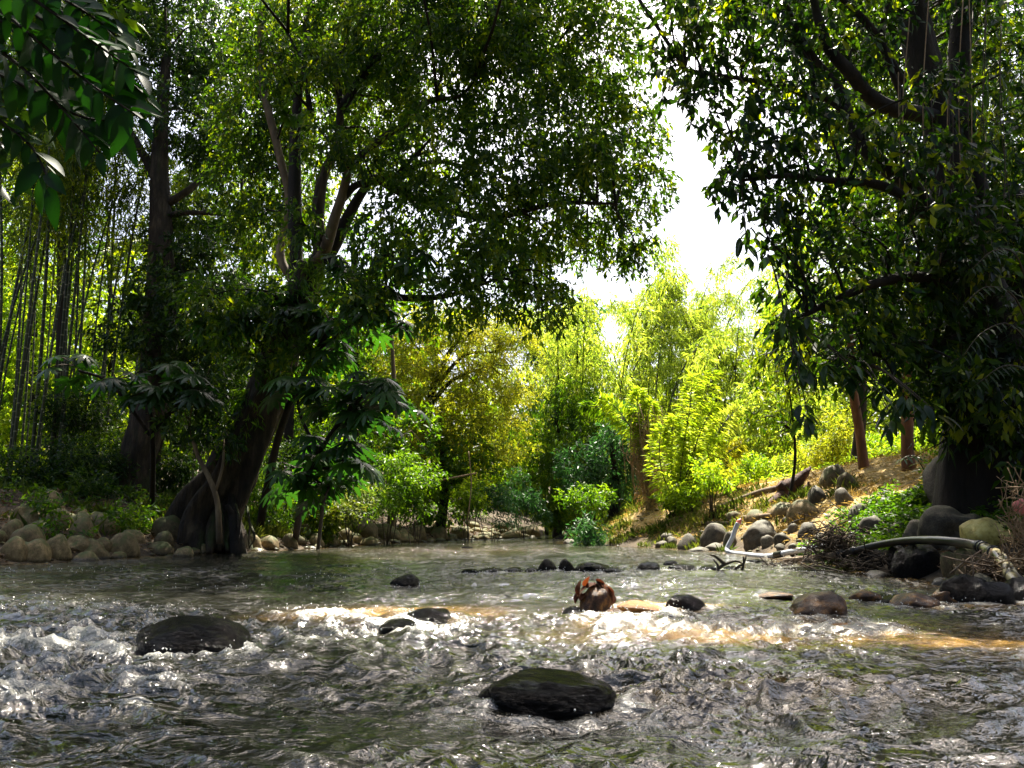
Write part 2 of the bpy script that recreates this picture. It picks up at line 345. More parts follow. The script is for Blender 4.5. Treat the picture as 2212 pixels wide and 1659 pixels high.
M['twig'] = roughmat('dry_twig', [(.3, (.16, .10, .05)), (.7, (.36, .25, .14))], 6, .8, .3)
M['darktwig'] = roughmat('dark_twig', [(.3, (.02, .015, .010)), (.7, (.07, .05, .03))], 6, .8, .3)
M['greyhose'] = roughmat('grey_hose', [(.3, (.28, .30, .33)), (.7, (.52, .55, .60))], 8, .45, .1)
M['pipe'] = roughmat('pipe_plastic', [(.4, (.008, .008, .007)), (.6, (.03, .027, .02)), (.75, (.10, .09, .06))], 3.0, .3, .15, 20, .005, spec=.6, attr='pale', astops=[(.40, (.02, .018, .012)), (.47, (.16, .13, .06)), (.52, (.48, .40, .19)), (.75, (.60, .52, .29))])
M['blackrubber'] = roughmat('black_rubber', [(.3, (.008, .008, .009)), (.7, (.025, .024, .024))], 8, .35, .2)
M['pink'] = roughmat('faded_pink_plastic', [(.3, (.45, .10, .09)), (.7, (.62, .22, .18))], 8, .5, .2)

# ------------------------------------------------------------------ rocks: shapes
import bmesh
_ico = {}
def ico(sub):
    if sub not in _ico:
        bm = bmesh.new(); bmesh.ops.create_icosphere(bm, subdivisions=sub, radius=1.0)
        V = np.array([v.co[:] for v in bm.verts]); F = np.array([[v.index for v in f.verts] for f in bm.faces]); bm.free(); _ico[sub] = (V, F)
    return _ico[sub]
def rock_mesh(name, seed, sub, mat, amp=.16, cuts=3, fine=0.0):
    V, F = ico(sub); V = V.copy(); rng = np.random.default_rng(seed)
    n = noise3(V[:, 0]*.95+seed, V[:, 1]*.95, V[:, 2]*.95, seed)*amp*1.9+noise3(V[:, 0]*2.3, V[:, 1]*2.3, V[:, 2]*2.3, seed+5)*amp*.7
    V = V*(1+n)[:, None]
    for _ in range(cuts):
        c = unit(rng.normal(size=3)); dd = V@c-rng.uniform(.70, .92); V = V-np.where(dd > 0, dd*(.6 if cuts < 5 else .8), 0)[:, None]*c
    if fine: V = V*(1+fine*(noise3(V[:, 0]*6, V[:, 1]*6, V[:, 2]*6, seed+9)+.5*noise3(V[:, 0]*14, V[:, 1]*14, V[:, 2]*14, seed+7)))[:, None]
    V = V/np.abs(V).max(0)
    return mesh_np(name, V, F, mat, smooth=True)
_pool = {}
def pool(matkey, i):
    if (matkey, i) not in _pool: _pool[(matkey, i)] = rock_mesh('stone_'+matkey, 40+i*7, 3, M[matkey], .21 if matkey == 'greystone' else .16, 5 if matkey == 'greystone' else 3, .03)
    return _pool[(matkey, i)]
rrng = np.random.default_rng(77)
def wlevel(x, y): return float(.03*sstep(5.7, 6.3, y)*sstep(-.3, .8, x)+.03*sstep(10.2, 10.9, y))-.02
placed = []
def rock(px, py, wpx, hpx, mat, label, on='ground', name='boulder', cat='boulder', group=None, hero=0, tilt=0.0, deep=.85, rot=None, z0=None):
    b = onwater(px, py) if on == 'water' else onground(px, py)
    s = float(np.linalg.norm(b-np.array((0, 0, CAMH))))/FPX*.985
    a = wpx/2*s*1.05; H = hpx*s*(1.0 if on == 'water' else 1); ry = a*deep
    if on == 'water': b[2] += wlevel(b[0], b[1])
    H = max(H-CAMH*(1-b[1]/(b[1]+.9*ry))*(1.0 if on == 'water' else max(0, 1-b[2]/CAMH)), .4*H)
    rz = H*(.96 if on == 'ground' else .95); cz = b[2]+H-rz
    if hero: me = rock_mesh(name, int(px+py), 5 if hero > 1 else 4, M[mat], .17 if on == 'water' else .24, 4 if on == 'water' else 8, .035 if hero > 1 else .02)
    else: me = pool(mat, int(rrng.integers(0, 10)))
    o = add(name, me, None, (b[0], b[1]+ry*.9, cz), label, cat, group)
    o.scale = (a, ry, rz); o.rotation_euler = (rrng.uniform(-.12, .12), tilt, rrng.uniform(-.35, .35) if rot is None else rot)
    placed.append((b[0], b[1]+ry*.9, a))
    return o

river_rocks = [   # px, py(front waterline), w, h, material, label, hero
 (380, 1411, 238, 84, 'wet', 'large black wet boulder in the rapids at the left of the river', 2, .10),
 (1192, 1530, 312, 90, 'wet', 'largest black wet boulder in the foreground rapids', 2, .05),
 (917, 1351, 132, 43, 'wet', 'domed black boulder with tan water sliding round it, left of centre', 1, .03),
 (855, 1364, 92, 32, 'wet', 'low black wet rock touching the front left of the domed boulder', 1, .06),
 (872, 1264, 62, 28, 'wet', 'pointed black rock with a thread of water on it, upstream at the left', 1, .1),
 (1184, 1240, 42, 27, 'wet', 'left one of two pointed dark rocks standing in the far stone row', 1, .1),
 (1226, 1240, 36, 27, 'wet', 'right one of two pointed dark rocks standing in the far stone row', 1, -.1),
 (1150, 1241, 34, 11, 'wet', 'small low dark rock at the left foot of the two pointed rocks', 0, 0),
 (1290, 1242, 84, 20, 'wet', 'long low rock with water pouring over it, right of the two pointed rocks', 1, .1),
 (1060, 1240, 60, 12, 'wet', 'half drowned dark rock at the left end of the far stone row', 0, 0),
 (1110, 1240, 46, 13, 'wet', 'half drowned rounded rock second from the left in the far stone row', 0, 0),
 (1404, 1238, 52, 19, 'wet', 'low black rock at the left of the right hand stone row', 1, 0),
 (1452, 1226, 34, 10, 'wet', 'small dark rock lying behind its neighbours in the right hand stone row', 0, 0),
 (1478, 1238, 60, 14, 'wet', 'flat black rock in the middle of the right hand stone row', 1, 0),
 (1535, 1238, 40, 12, 'wet', 'small dark rock under the forked snag', 0, 0),
 (1640, 1222, 46, 9, 'wet', 'flat dark rock in the stream in front of the grey hose', 0, 0),
 (1290, 1325, 72, 56, 'wetbrown', 'upright dark brown rock wrapped in soaked dead leaves', 1, 0),
 (1390, 1327, 100, 25, 'wetorange', 'sunlit orange rock under thin water beside the leaf wrapped rock', 1, .12),
 (1493, 1326, 86, 39, 'wet', 'rounded black rock with rough skin right of the orange rock', 1, 0),
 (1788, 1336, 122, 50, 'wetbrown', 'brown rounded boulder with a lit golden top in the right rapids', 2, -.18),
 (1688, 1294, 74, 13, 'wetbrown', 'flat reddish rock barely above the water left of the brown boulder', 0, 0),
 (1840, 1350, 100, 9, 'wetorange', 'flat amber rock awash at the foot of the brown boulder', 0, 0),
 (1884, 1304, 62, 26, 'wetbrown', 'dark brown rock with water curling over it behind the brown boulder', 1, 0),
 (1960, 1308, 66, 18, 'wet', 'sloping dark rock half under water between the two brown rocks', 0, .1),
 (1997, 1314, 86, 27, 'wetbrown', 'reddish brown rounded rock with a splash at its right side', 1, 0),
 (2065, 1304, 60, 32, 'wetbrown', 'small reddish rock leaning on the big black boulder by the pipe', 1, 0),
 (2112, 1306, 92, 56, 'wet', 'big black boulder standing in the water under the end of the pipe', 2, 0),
 (2170, 1308, 76, 42, 'wet', 'purple black angular rock right of the big black boulder', 1, .2),
 (2225, 1306, 60, 46, 'wet', 'black rock cut by the right edge of the picture', 0, 0),
 (1015, 1239, 40, 9, 'wet', 'small drowned dark rock starting the far stone row at its left', 0, 0),
 (1262, 1242, 30, 15, 'wet', 'small rough dark rock between the right pointed rock and the long low rock', 0, 0),
 (1328, 1243, 44, 12, 'wet', 'low dark rock ending the far stone row at its right', 0, 0),
 (1590, 1238, 44, 10, 'wet', 'low dark rock at the right end of the right hand stone row', 0, 0),
 (1330, 1331, 40, 14, 'wetbrown', 'small brown stone between the leaf wrapped rock and the orange rock', 0, 0),
 (1240, 1328, 46, 16, 'wet', 'low wet rock drowned left of the leaf wrapped rock', 0, 0),
 (1925, 1302, 46, 16, 'wet', 'small black stone just behind the sloping dark rock', 0, 0),
 (1745, 1240, 80, 8, 'wet', 'long flat dark rock just breaking the stream in front of the debris', 0, 0),
 (1165, 1166, 12, 3, 'wet', 'tiny dark stone in the smooth water near the far bend', 0, 0),
 (1008, 1184, 24, 4, 'wet', 'flat dark stone alone in the smooth water upstream', 0, 0),
 (1215, 1166, 34, 9, 'wet', 'dark stone at the tip of the grassy point', 0, 0),
 (1560, 1196, 30, 7, 'wet', 'small dark stone in the water at the foot of the grey hose', 0, 0),
]
rocks_w = []
for (px, py, w, h, mt, lab, hero, tilt) in river_rocks:
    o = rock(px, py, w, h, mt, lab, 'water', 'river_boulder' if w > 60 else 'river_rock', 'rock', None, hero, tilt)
    rocks_w.append((o.location.x, o.location.y, o.scale.x, h))

# ------------------------------------------------------------------ water
def build_water():
    n_r, n_c = 720, 490
    yn = np.geomspace(.9, 62, n_r); y0 = np.linspace(-6, .86, 24); ys = np.concatenate([y0, yn])
    xl = np.maximum(-(.80*np.abs(ys)+1.7), np.interp(ys, LY, LX)-.7); xr = np.minimum(.80*np.abs(ys)+1.7, np.interp(ys, RY, RX)+.7)
    s = np.linspace(0, 1, n_c)
    X = xl[:, None]*(1-s)+xr[:, None]*s; Y = np.repeat(ys[:, None], n_c, 1)
    sp = np.maximum((xr-xl)/n_c, np.gradient(ys))[:, None]
    def keep(fr): return sstep(.50, .25, sp*fr)        # fade waves finer than the mesh can carry
    near = .55+.45*sstep(7.5, 5.0, Y); near = near*(.75+.25*sstep(14, 9, Y)); near = near*(.6+.4*sstep(26, 15, Y))
    leftr = sstep(.5, -1.8, X)*sstep(8.2, 5.5, Y)*sstep(2.6, 3.6, Y)
    wx = .30*noise2(X*.8, Y*.8, 21); wy = .30*noise2(X*.8, Y*.8, 22)
    U, Vv = X+wx, Y+wy
    big = noise2(U*.75, Vv*1.25, 23)
    m1 = 1-np.abs(noise2(U*1.7, Vv*2.6, 24))*2.0
    m2 = 1-np.abs(noise2(U*4.0+wx*3, Vv*5.6, 25))*2.0
    m3 = 1.5*noise2(X*8+5*wx, Y*9.5+5*wy, 26)
    m4 = noise2(X*22+4*m2, Y*27, 27)
    m5 = noise2(X*48+3*m3, Y*58, 28)
    pa = np.clip(.55+1.5*noise2(U*.9+9, Vv*1.3, 51), .12, 1.35); pb = np.clip(.6+1.3*noise2(U*2.2, Vv*3.0+4, 52), .15, 1.3)
    act = np.clip(.65+1.0*noise2(X*.55+5, Y*.8, 31), .25, 1.4)
    Z = near*(.050*big+act*(.036*m1*np.abs(m1)+.032*m2*np.abs(m2)*keep(4)+.018*m3*keep(9)*(.4+.6*pa))+pa*pb*(0.0110*m4*keep(22)+.0032*m5*keep(48)))
    Z += leftr*(.035*np.clip(m1, -.2, 1)**2+.02*m2*np.abs(m2))
    Z += .03*sstep(5.7, 6.3, Y+.12*noise2(X*1.5, 0, 5))*sstep(-.3, .8, X)+.03*sstep(10.2, 10.9, Y)
    Z -= .02
    foam = .85*sstep(.50, 1.0, m1*.55+m2*.45+act*.35-.25)*leftr*1.2
    foam += .55*sstep(.80, 1.25, m1*.45+m2*.35+m3*.25+.5*big+.3*(act-.65))*sstep(8.5, 6, Y)
    foam += .5*sstep(.72, 1.2, m1*.5+m2*.5+.5*noise2(X*.4, Y*1.6, 41))*sstep(7, 9, Y)*sstep(22, 12, Y)
    shal_sun = np.zeros_like(X)
    # the spill below the leaf wrapped rock
    ban = np.exp(-((Y-5.55+.10*noise2(X*2, 0, 8))/.36)**2)*sstep(.35, .8, X)*sstep(3.2, 2.3, X)
    foam += .95*ban*np.clip(.65+.5*m2+.4*m3, 0, 1); Z += ban*.03*(m2+m3)
    shal_sun += ban*.8
    for (rx, ry, a, h) in rocks_w:
        if a < .08: continue
        dx, dy = X-rx, Y-ry; r = np.hypot(dx, dy)/a
        Z += .16*a*np.exp(-((dx/(a*1.0))**2+((dy-1.05*a)/(a*.6))**2)) - .05*a*np.exp(-((dx/(a*.8))**2+((dy+1.15*a)/(a*.8))**2))
        Z += .03*a*np.exp(-((r-1.25)/.25)**2)*m3
        side = np.exp(-((np.abs(dx)-.95*a-.25*np.clip(-dy, 0, 9))/(.22*a+.05))**2)*sstep(-3.0*a, -.6*a, dy)*sstep(.5*a, -.2*a, dy)
        wake = np.exp(-(dx/(a*1.1))**2)*sstep(-2.6*a, -1.0*a, dy)*sstep(-.6*a, -.9*a, dy)
        foam += (.55*side+.45*wake)*np.clip(.45+.7*m2+.5*m3, 0, 1)
        foam += .6*np.exp(-((r-1.05)/.12)**2)*np.clip(.2+.8*m3, 0, 1)
    # tan of sand shallows and of sunlit water patches, both put into the colour
    for (px, py, sx, sy, k) in [(840, 1330, .75, .38, 1.0), (920, 1318, .5, .35, .9), (1420, 1318, .55, .25, .8), (1560, 1320, .5, .3, .5), (2150, 1385, 1.1, .30, 1.0), (2080, 1275, .6, .5, .9), (2160, 1310, .6, .4, .8), (1640, 1500, .8, .25, .25), (1560, 1370, .9, .35, .6), (1750, 1350, .8, .3, .5), (990, 1190, 3.5, 2.0, .12), (700, 1210, 3, 1.2, .1)]:
        c = onwater(px, py); shal_sun += k*np.exp(-((X-c[0])/sx)**2-((Y-c[1])/sy)**2)
    dl, dr = bank_d(X, Y); shal_sun += .4*sstep(-.6, 0, np.maximum(dl, dr))
    shal_sun *= np.clip(.75+.9*noise2(X*1.7, Y*3.1, 71)+.4*noise2(X*5, Y*9, 72), .1, 1.2)
    foam *= sstep(.25, -.2, np.maximum(dl, dr))
    V = np.stack([X, Y, Z], -1).reshape(-1, 3)
    n = len(ys); i = np.arange(n-1)[:, None]*n_c; j = np.arange(n_c-1)[None, :]
    F = np.stack([i+j, i+j+1, i+n_c+j+1, i+n_c+j], -1).reshape(-1, 4)
    m, t = newmat('river_water')
    af = t.nodes.new('ShaderNodeAttribute'); af.attribute_name = 'foam'; as_ = t.nodes.new('ShaderNodeAttribute'); as_.attribute_name = 'shallow_sunlit'
    tc = t.nodes.new('ShaderNodeTexCoord'); mp = t.nodes.new('ShaderNodeMapping'); mp.inputs['Scale'].default_value = (1, 1.25, 1); t.links.new(tc.outputs['Object'], mp.inputs[0])
    n1 = noise_node(t, 48, 8, .74, mp.outputs[0], .8); n0 = noise_node(t, 1.3, 4, .6, mp.outputs[0])
    murk = ramp(t, n0.outputs['Fac'], [(.3, (.006, .006, .004)), (.55, (.014, .014, .010)), (.75, (.045, .043, .036))])
    mxs = t.nodes.new('ShaderNodeMix'); mxs.data_type = 'RGBA'; t.links.new(as_.outputs['Fac'], mxs.inputs[0]); t.links.new(murk, mxs.inputs[6]); mxs.inputs[7].default_value = (.22, .13, .038, 1); mxs.clamp_factor = True
    # foam: attribute broken up by fine noise
    ad = t.nodes.new('ShaderNodeMath'); ad.operation = 'MULTIPLY_ADD'; t.links.new(n1.outputs['Fac'], ad.inputs[0]); ad.inputs[1].default_value = 2.4; ad.inputs[2].default_value = -1.45
    ad2 = t.nodes.new('ShaderNodeMath'); ad2.operation = 'ADD'; t.links.new(ad.outputs[0], ad2.inputs[0]); t.links.new(af.outputs['Fac'], ad2.inputs[1])
    mr = t.nodes.new('ShaderNodeMapRange'); mr.inputs['From Min'].default_value = .05; mr.inputs['From Max'].default_value = .75; mr.inputs['To Max'].default_value = .7; t.links.new(ad2.outputs[0], mr.inputs[0])
    sc = t.nodes.new('ShaderNodeMath'); sc.operation = 'MULTIPLY'; sc.use_clamp = True; t.links.new(mr.outputs[0], sc.inputs[0])
    mrf = t.nodes.new('ShaderNodeMapRange'); mrf.inputs['From Max'].default_value = .25; t.links.new(af.outputs['Fac'], mrf.inputs[0]); t.links.new(mrf.outputs[0], sc.inputs[1])
    mxf = t.nodes.new('ShaderNodeMix'); mxf.data_type = 'RGBA'; t.links.new(sc.outputs[0], mxf.inputs[0]); t.links.new(mxs.outputs[2], mxf.inputs[6]); mxf.inputs[7].default_value = (.30, .30, .27, 1)
    p = t.nodes.new('ShaderNodeBsdfPrincipled'); t.links.new(mxf.outputs[2], p.inputs['Base Color']); p.inputs['IOR'].default_value = 1.40; p.inputs['Specular IOR Level'].default_value = .9
    rr = t.nodes.new('ShaderNodeMapRange'); rr.inputs['To Min'].default_value = .05; rr.inputs['To Max'].default_value = .5; t.links.new(sc.outputs[0], rr.inputs[0]); t.links.new(rr.outputs[0], p.inputs['Roughness'])
    b = t.nodes.new('ShaderNodeBump'); b.inputs['Strength'].default_value = .8; b.inputs['Distance'].default_value = .009
    n2 = noise_node(t, 30, 2.0, .6, mp.outputs[0], 1.0); t.links.new(n2.outputs['Fac'], b.inputs['Height'])
    b2 = t.nodes.new('ShaderNodeBump'); mpq = t.nodes.new('ShaderNodeMapping'); mpq.inputs['Scale'].default_value = (1, .35, 1); t.links.new(tc.outputs['Object'], mpq.inputs[0])
    nq = noise_node(t, .9, 4, .6, mpq.outputs[0], .5); mq = t.nodes.new('ShaderNodeMapRange'); mq.inputs['From Min'].default_value = .38; mq.inputs['From Max'].default_value = .62; mq.inputs['To Min'].default_value = .12; mq.inputs['To Max'].default_value = 1.0
    t.links.new(nq.outputs['Fac'], mq.inputs[0]); t.links.new(mq.outputs[0], b2.inputs['Strength']); b2.inputs['Distance'].default_value = .13
    n3 = noise_node(t, 5, 2.5, .6, mp.outputs[0], .8); t.links.new(n3.outputs['Fac'], b2.inputs['Height']); t.links.new(b2.outputs[0], b.inputs['Normal']); t.links.new(b.outputs[0], p.inputs['Normal'])
    o = t.nodes.new('ShaderNodeOutputMaterial'); t.links.new(p.outputs[0], o.inputs[0])
    me = mesh_np('river', V, F, m, {'foam': ('POINT', np.clip(foam, 0, 1.2).ravel()), 'shallow_sunlit': ('POINT', np.clip(shal_sun, 0, 1).ravel())}, smooth=True)
    add('river', me, kind='structure')
    # droplets thrown up where the water breaks
    rng = np.random.default_rng(5); fl = np.clip(foam, 0, 1).ravel()*(Y.ravel() < 12)*(Y.ravel() > 1.5)*(sp*np.ones_like(X)).ravel()**1.0
    pr = np.where(fl > 0, fl**1.6, 0); pr /= pr.sum(); idx = rng.choice(len(pr), 2600, p=pr)
    P = V[idx]+rng.normal(size=(2600, 3))*(.02, .02, 0); P[:, 2] += np.abs(rng.exponential(.016, 2600)); rad = rng.uniform(.0015, .0042, 2600)*(1+P[:, 1]*.08)
    oc = np.array([(1,0,0),(-1,0,0),(0,1,0),(0,-1,0),(0,0,1.3),(0,0,-1.3)]); of = np.array([(0,2,4),(2,1,4),(1,3,4),(3,0,4),(2,0,5),(1,2,5),(3,1,5),(0,3,5)])
    VV = (P[:, None, :]+oc*rad[:, None, None]).reshape(-1, 3); FF = (of[None]+np.arange(2600)[:, None, None]*6).reshape(-1, 3)
    mm, t = newmat('spray'); p = t.nodes.new('ShaderNodeBsdfPrincipled'); p.inputs['Base Color'].default_value = (.7, .7, .68, 1); p.inputs['Roughness'].default_value = .15
    o = t.nodes.new('ShaderNodeOutputMaterial'); t.links.new(p.outputs[0], o.inputs[0])
    add('spray', mesh_np('spray', VV, FF, mm, smooth=True), label='fine white droplets thrown up along the breaking water', cat='water spray', kind='stuff')
build_water()

# ------------------------------------------------------------------ ground
def build_ground():
    def axis(lo, hi, n, c, w):
        u = np.linspace(-1, 1, n); return c+w*np.sinh(u*np.arcsinh((hi-lo)/2/w))
    xs = axis(-420, 420, 260, -1, 7); ys = axis(-400, 440, 290, 16, 9)
    X, Y = np.meshgrid(xs, ys); Z = ground_z(X, Y)
    dl, dr = bank_d(X, Y); d = np.maximum(dl, dr)
    Z += sstep(0, .6, d)*(.03*noise2(X*4.5, Y*4.5, 61)+.02*noise2(X*9, Y*9, 62))*sstep(40, 25, np.hypot(X, Y))
    dry = sstep(.3, 1.2, dr)*sstep(12.5, 15.5, Y+.5*noise2(X*.6, Y*.6, 63)*3)*sstep(42, 34, Y)*(.75+.9*noise2(X*1.1, Y*1.1, 64))
    dry = np.clip(dry, 0, 1)
    V = np.stack([X, Y, Z], -1).reshape(-1, 3); nc = len(xs)
    i = np.arange(len(ys)-1)[:, None]*nc; j = np.arange(nc-1)[None, :]
    F = np.stack([i+j, i+j+1, i+nc+j+1, i+nc+j], -1).reshape(-1, 4)
    add('ground', mesh_np('ground', V, F, M['soil'], {'dry': ('POINT', dry.ravel())}, smooth=True), kind='structure')
build_ground()

# ------------------------------------------------------------------ boulders and stones on the banks
left_named = [  # px, base y, w, h, label
 (290-40, 1200, 62, 44, 'tallest pale rounded boulder near the water left of the leaning tree'),
 (333, 1196, 52, 24, 'flat topped stone right of the tallest pale boulder'),
 (110, 1205, 48, 42, 'round tan boulder at the water edge below the bamboo'),
 (52, 1213, 64, 40, 'broad olive boulder in front at the water near the left edge'),
 (14, 1205, 46, 40, 'olive stone at the left edge of the picture just above the water'),
 (40, 1180, 66, 40, 'long olive boulder lying over the front stones near the left edge'),
 (62, 1166, 50, 36, 'darker rounded stone behind the long olive boulder'),
 (30, 1140, 70, 46, 'wide mossy boulder near the top of the left stone heap'),
 (90, 1100, 54, 36, 'grey green boulder with a grassy plant beside it, top of the left heap'),
 (108, 1135, 50, 32, 'round olive stone in the middle of the left heap'),
 (155, 1140, 60, 30, 'long brown stone in the middle of the left heap'),
 (160, 1168, 46, 44, 'upright dark stone leaning in the left heap'),
 (205, 1150, 62, 40, 'flattish mossy stone behind the tallest pale boulder'),
 (180, 1205, 70, 36, 'long low dark boulder sloping to the water'),
 (150, 1188, 76, 26, 'thin slab like stone across two boulders'),
 (350, 1160, 66, 44, 'sloping boulder leaning against the roots of the leaning tree'),
 (345, 1178, 40, 28, 'small tan stone below the sloping boulder'),
 (215, 1186, 30, 22, 'small round stone beside the patch of sunlit leaves'),
 (390, 1206, 42, 24, 'wet flat stone at the water in front of the tree roots'),
 (427, 1198, 36, 22, 'dark rounded stone between the roots and the water'),
 (482, 1193, 38, 22, 'grey stone just left of the dangling roots'),
 (10, 1165, 40, 38, 'mossy round stone cut by the left edge of the picture'),
 (540, 1185, 34, 28, 'upright pale stone right of the dark stump root'),
 (575, 1186, 44, 26, 'rounded pale stone second right of the dark stump root'),
 (620, 1183, 36, 28, 'round stone standing under the grassy tuft'),
 (656, 1166, 34, 34, 'tall stone on the grassy strip right of the leaning tree'),
 (678, 1181, 38, 30, 'round grey stone at the water in front of the tall stone'),
 (712, 1178, 36, 22, 'low pale stone right of the round grey stone'),
 (740, 1176, 40, 34, 'steep pale boulder at the start of the middle stone heap'),
 (782, 1160, 62, 38, 'tall sloping slab in the middle stone heap'),
 (830, 1165, 66, 34, 'long pale boulder leaning in the middle stone heap'),
 (865, 1172, 58, 22, 'flat pale boulder at the water, front of the middle heap'),
 (795, 1180, 44, 20, 'dark wet stone at the water in the middle heap'),
 (900, 1160, 40, 26, 'tan stone behind the flat pale boulder'),
 (945, 1163, 42, 26, 'grey rounded stone toward the far end of the left bank'),
 (990, 1160, 44, 24, 'brown stone toward the far end of the left bank'),
 (1150, 1160, 40, 30, 'big square shouldered boulder standing at the far bend'),
 (1112, 1161, 34, 16, 'low tan boulder left of the big boulder at the far bend'),
 (1055, 1161, 30, 12, 'small pale stone in the gravel before the far bend'),
]
right_named = [
 (1553, 1171, 62, 40, 'grey boulder just left of the upright grey hose'), (1492, 1188, 46, 34, 'small mossy boulder at the water left of the hose'),
 (1583, 1182, 30, 34, 'smooth stone tucked behind the foot of the hose'), (1515, 1196, 50, 14, 'flat pinkish slab at the water edge'),
 (1552, 1192, 52, 20, 'low smooth stone between slab and hose'),
 (1659, 1170, 78, 44, 'large smooth grey boulder in the middle of the right slope foot'), (1664, 1176, 30, 19, 'small pale egg shaped stone in front of the large smooth boulder'),
 (1698, 1173, 36, 22, 'pair topped brown stone right of the egg shaped stone'), (1717, 1150, 24, 18, 'small round stone in the middle of the right slope foot'),
 (1754, 1156, 42, 28, 'pale round stone behind the bright green herbs'), (1747, 1122, 66, 42, 'dark boulder below the sunlit straw'),
 (1773, 1084, 40, 36, 'brown boulder at the edge of the straw slope'), (1832, 1088, 36, 34, 'smooth round boulder half behind the leafy herbs'),
 (1815, 1044, 60, 40, 'sunlit tan boulder on the crest beside the thin trunk'), (1840, 1058, 44, 36, 'shaded boulder leaning on the sunlit tan boulder'),
 (2000, 1072, 40, 24, 'pale flat faced stone among dark herbs under the great tree'), (2078, 1066, 100, 72, 'tall dark mossy boulder left of the great black trunk'),
 (2078, 1112, 72, 38, 'dark boulder below the tall mossy boulder'), (2102, 1166, 122, 70, 'huge ridged boulder behind the bend of the pipe'),
 (1982, 1132, 50, 26, 'flat dark stone among herbs'), (1956, 1158, 48, 28, 'rounded dark stone above the pipe crest'), (1990, 1166, 52, 38, 'steep dark stone above the pipe crest'),
 (2026, 1166, 44, 36, 'blunt dark stone left of the huge ridged boulder'), (1905, 1150, 56, 34, 'dark sloping stone behind the debris heap'),
 (1870, 1120, 50, 30, 'dark stone half lost in the herbs'), (1702, 1110, 60, 26, 'buried tan boulder at the lower edge of the straw'), (1640, 1122, 44, 22, 'low tan boulder in the straw above the short log'),
 (1590, 1124, 34, 18, 'small tan stone at the left edge of the straw'), (1900, 1225, 60, 36, 'black stone in the shade under the pipe, nearest the debris'), (1960, 1232, 56, 46, 'black stone in the shade under the middle of the pipe'),
 (2015, 1238, 100, 58, 'largest black boulder in the shade under the pipe'), (2075, 1240, 44, 44, 'narrow black boulder under the pipe left of the tan one'), (2112, 1248, 60, 56, 'upright tan boulder lit beside the dry roots'),
 (2160, 1110, 60, 40, 'black boulder at the foot of the great trunk'), (2165, 1178, 100, 52, 'yellow lichen covered boulder behind the pipe rings'), (2180, 1228, 40, 22, 'small tan stone in the dry roots'),
 (1935, 1096, 44, 22, 'mossy stone sunk in the herbs below the second thin trunk'),
]
for (px, py, w, h, lab) in left_named: rock(px, py, w, h, 'stone', lab, name='boulder' if w > 40 else 'stone', cat='boulder' if w > 40 else 'stone', hero=1 if w > 68 else 0, tilt=rrng.uniform(-.2, .2))
for (px, py, w, h, lab) in right_named:
    mt = 'yellowrock' if 'yellow' in lab else ('wet' if 'black' in lab and 'shade' in lab else ('stone' if ('tan' in lab or 'sunlit' in lab) else 'greystone'))  # shade under the pipe put into near-black colour; sunlit stones take a paler one
    rock(px, py, w, h, mt, lab, name='boulder' if w > 40 else 'stone', cat='boulder' if w > 40 else 'stone', hero=1 if w > 68 else 0, tilt=rrng.uniform(-.25, .25))
def scatter_stones(n, side, y0, y1, dmax, rmin, rmax, group, label, mt='stone', seed=1):
    rng = np.random.default_rng(seed); k = 0; tries = 0
    while k < n and tries < n*60:
        tries += 1
        y = rng.uniform(y0, y1); d = dmax*rng.uniform(-.06, 1)**1.3 if side else 0
        d = dmax*(rng.uniform(0, 1)**1.4)-.15
        x = np.interp(y, LY, LX)-d/.85 if side < 0 else np.interp(y, RY, RX)+d/.85
        a = rmin+(rmax-rmin)*rng.uniform()**2
        if any((x-q[0])**2+(y-q[1])**2 < (.72*(a+q[2]))**2 for q in placed[-900:]): continue
        z = float(ground_z(x, y)); sz = a*rng.uniform(.55, .85); f = (a-rmin)/(rmax-rmin)
        lb_ = ('small ' if f < .12 else 'mid sized ' if f < .5 else 'large ')+label+(', at the waterline' if d < dmax*.18 else ', halfway up' if d < dmax*.55 else ', at the top')
        o = add('stone', pool(mt, int(rng.integers(0, 10))), None, (x, y, z+sz*.12), lb_, 'stone', group)
        o.scale = (a, a*rng.uniform(.7, 1), sz); o.rotation_euler = (rng.uniform(-.3, .3), rng.uniform(-.3, .3), rng.uniform(0, 6.28))
        placed.append((x, y, a)); k += 1
scatter_stones(70, -1, 11.5, 18.5, 3.6, .10, .36, 'stones of the heap below the bamboo', 'olive stone between bamboo and water', seed=1)
scatter_stones(60, -1, 18.5, 24.5, 1.8, .09, .30, 'stones along the bank right of the leaning tree', 'stone right of the leaning tree', seed=2)
scatter_stones(90, -1, 24.5, 36, 1.7, .14, .50, 'stones of the middle heap towards the far bend', 'tan stone heaped toward the far bend', seed=3)
scatter_stones(22, 1, 12.5, 21, 1.7, .08, .26, 'stones at the foot of the straw slope', 'grey stone below the sunlit straw slope', 'greystone', seed=4)
scatter_stones(50, 1, 5, 12.5, 2.6, .08, .26, 'dark stones under the great tree', 'dark stone under the great tree', 'greystone', seed=5)
scatter_stones(12, 1, 24, 34, 1.0, .10, .25, 'stones at the far right bank', 'stone on the far right bank', 'greystone', seed=6)
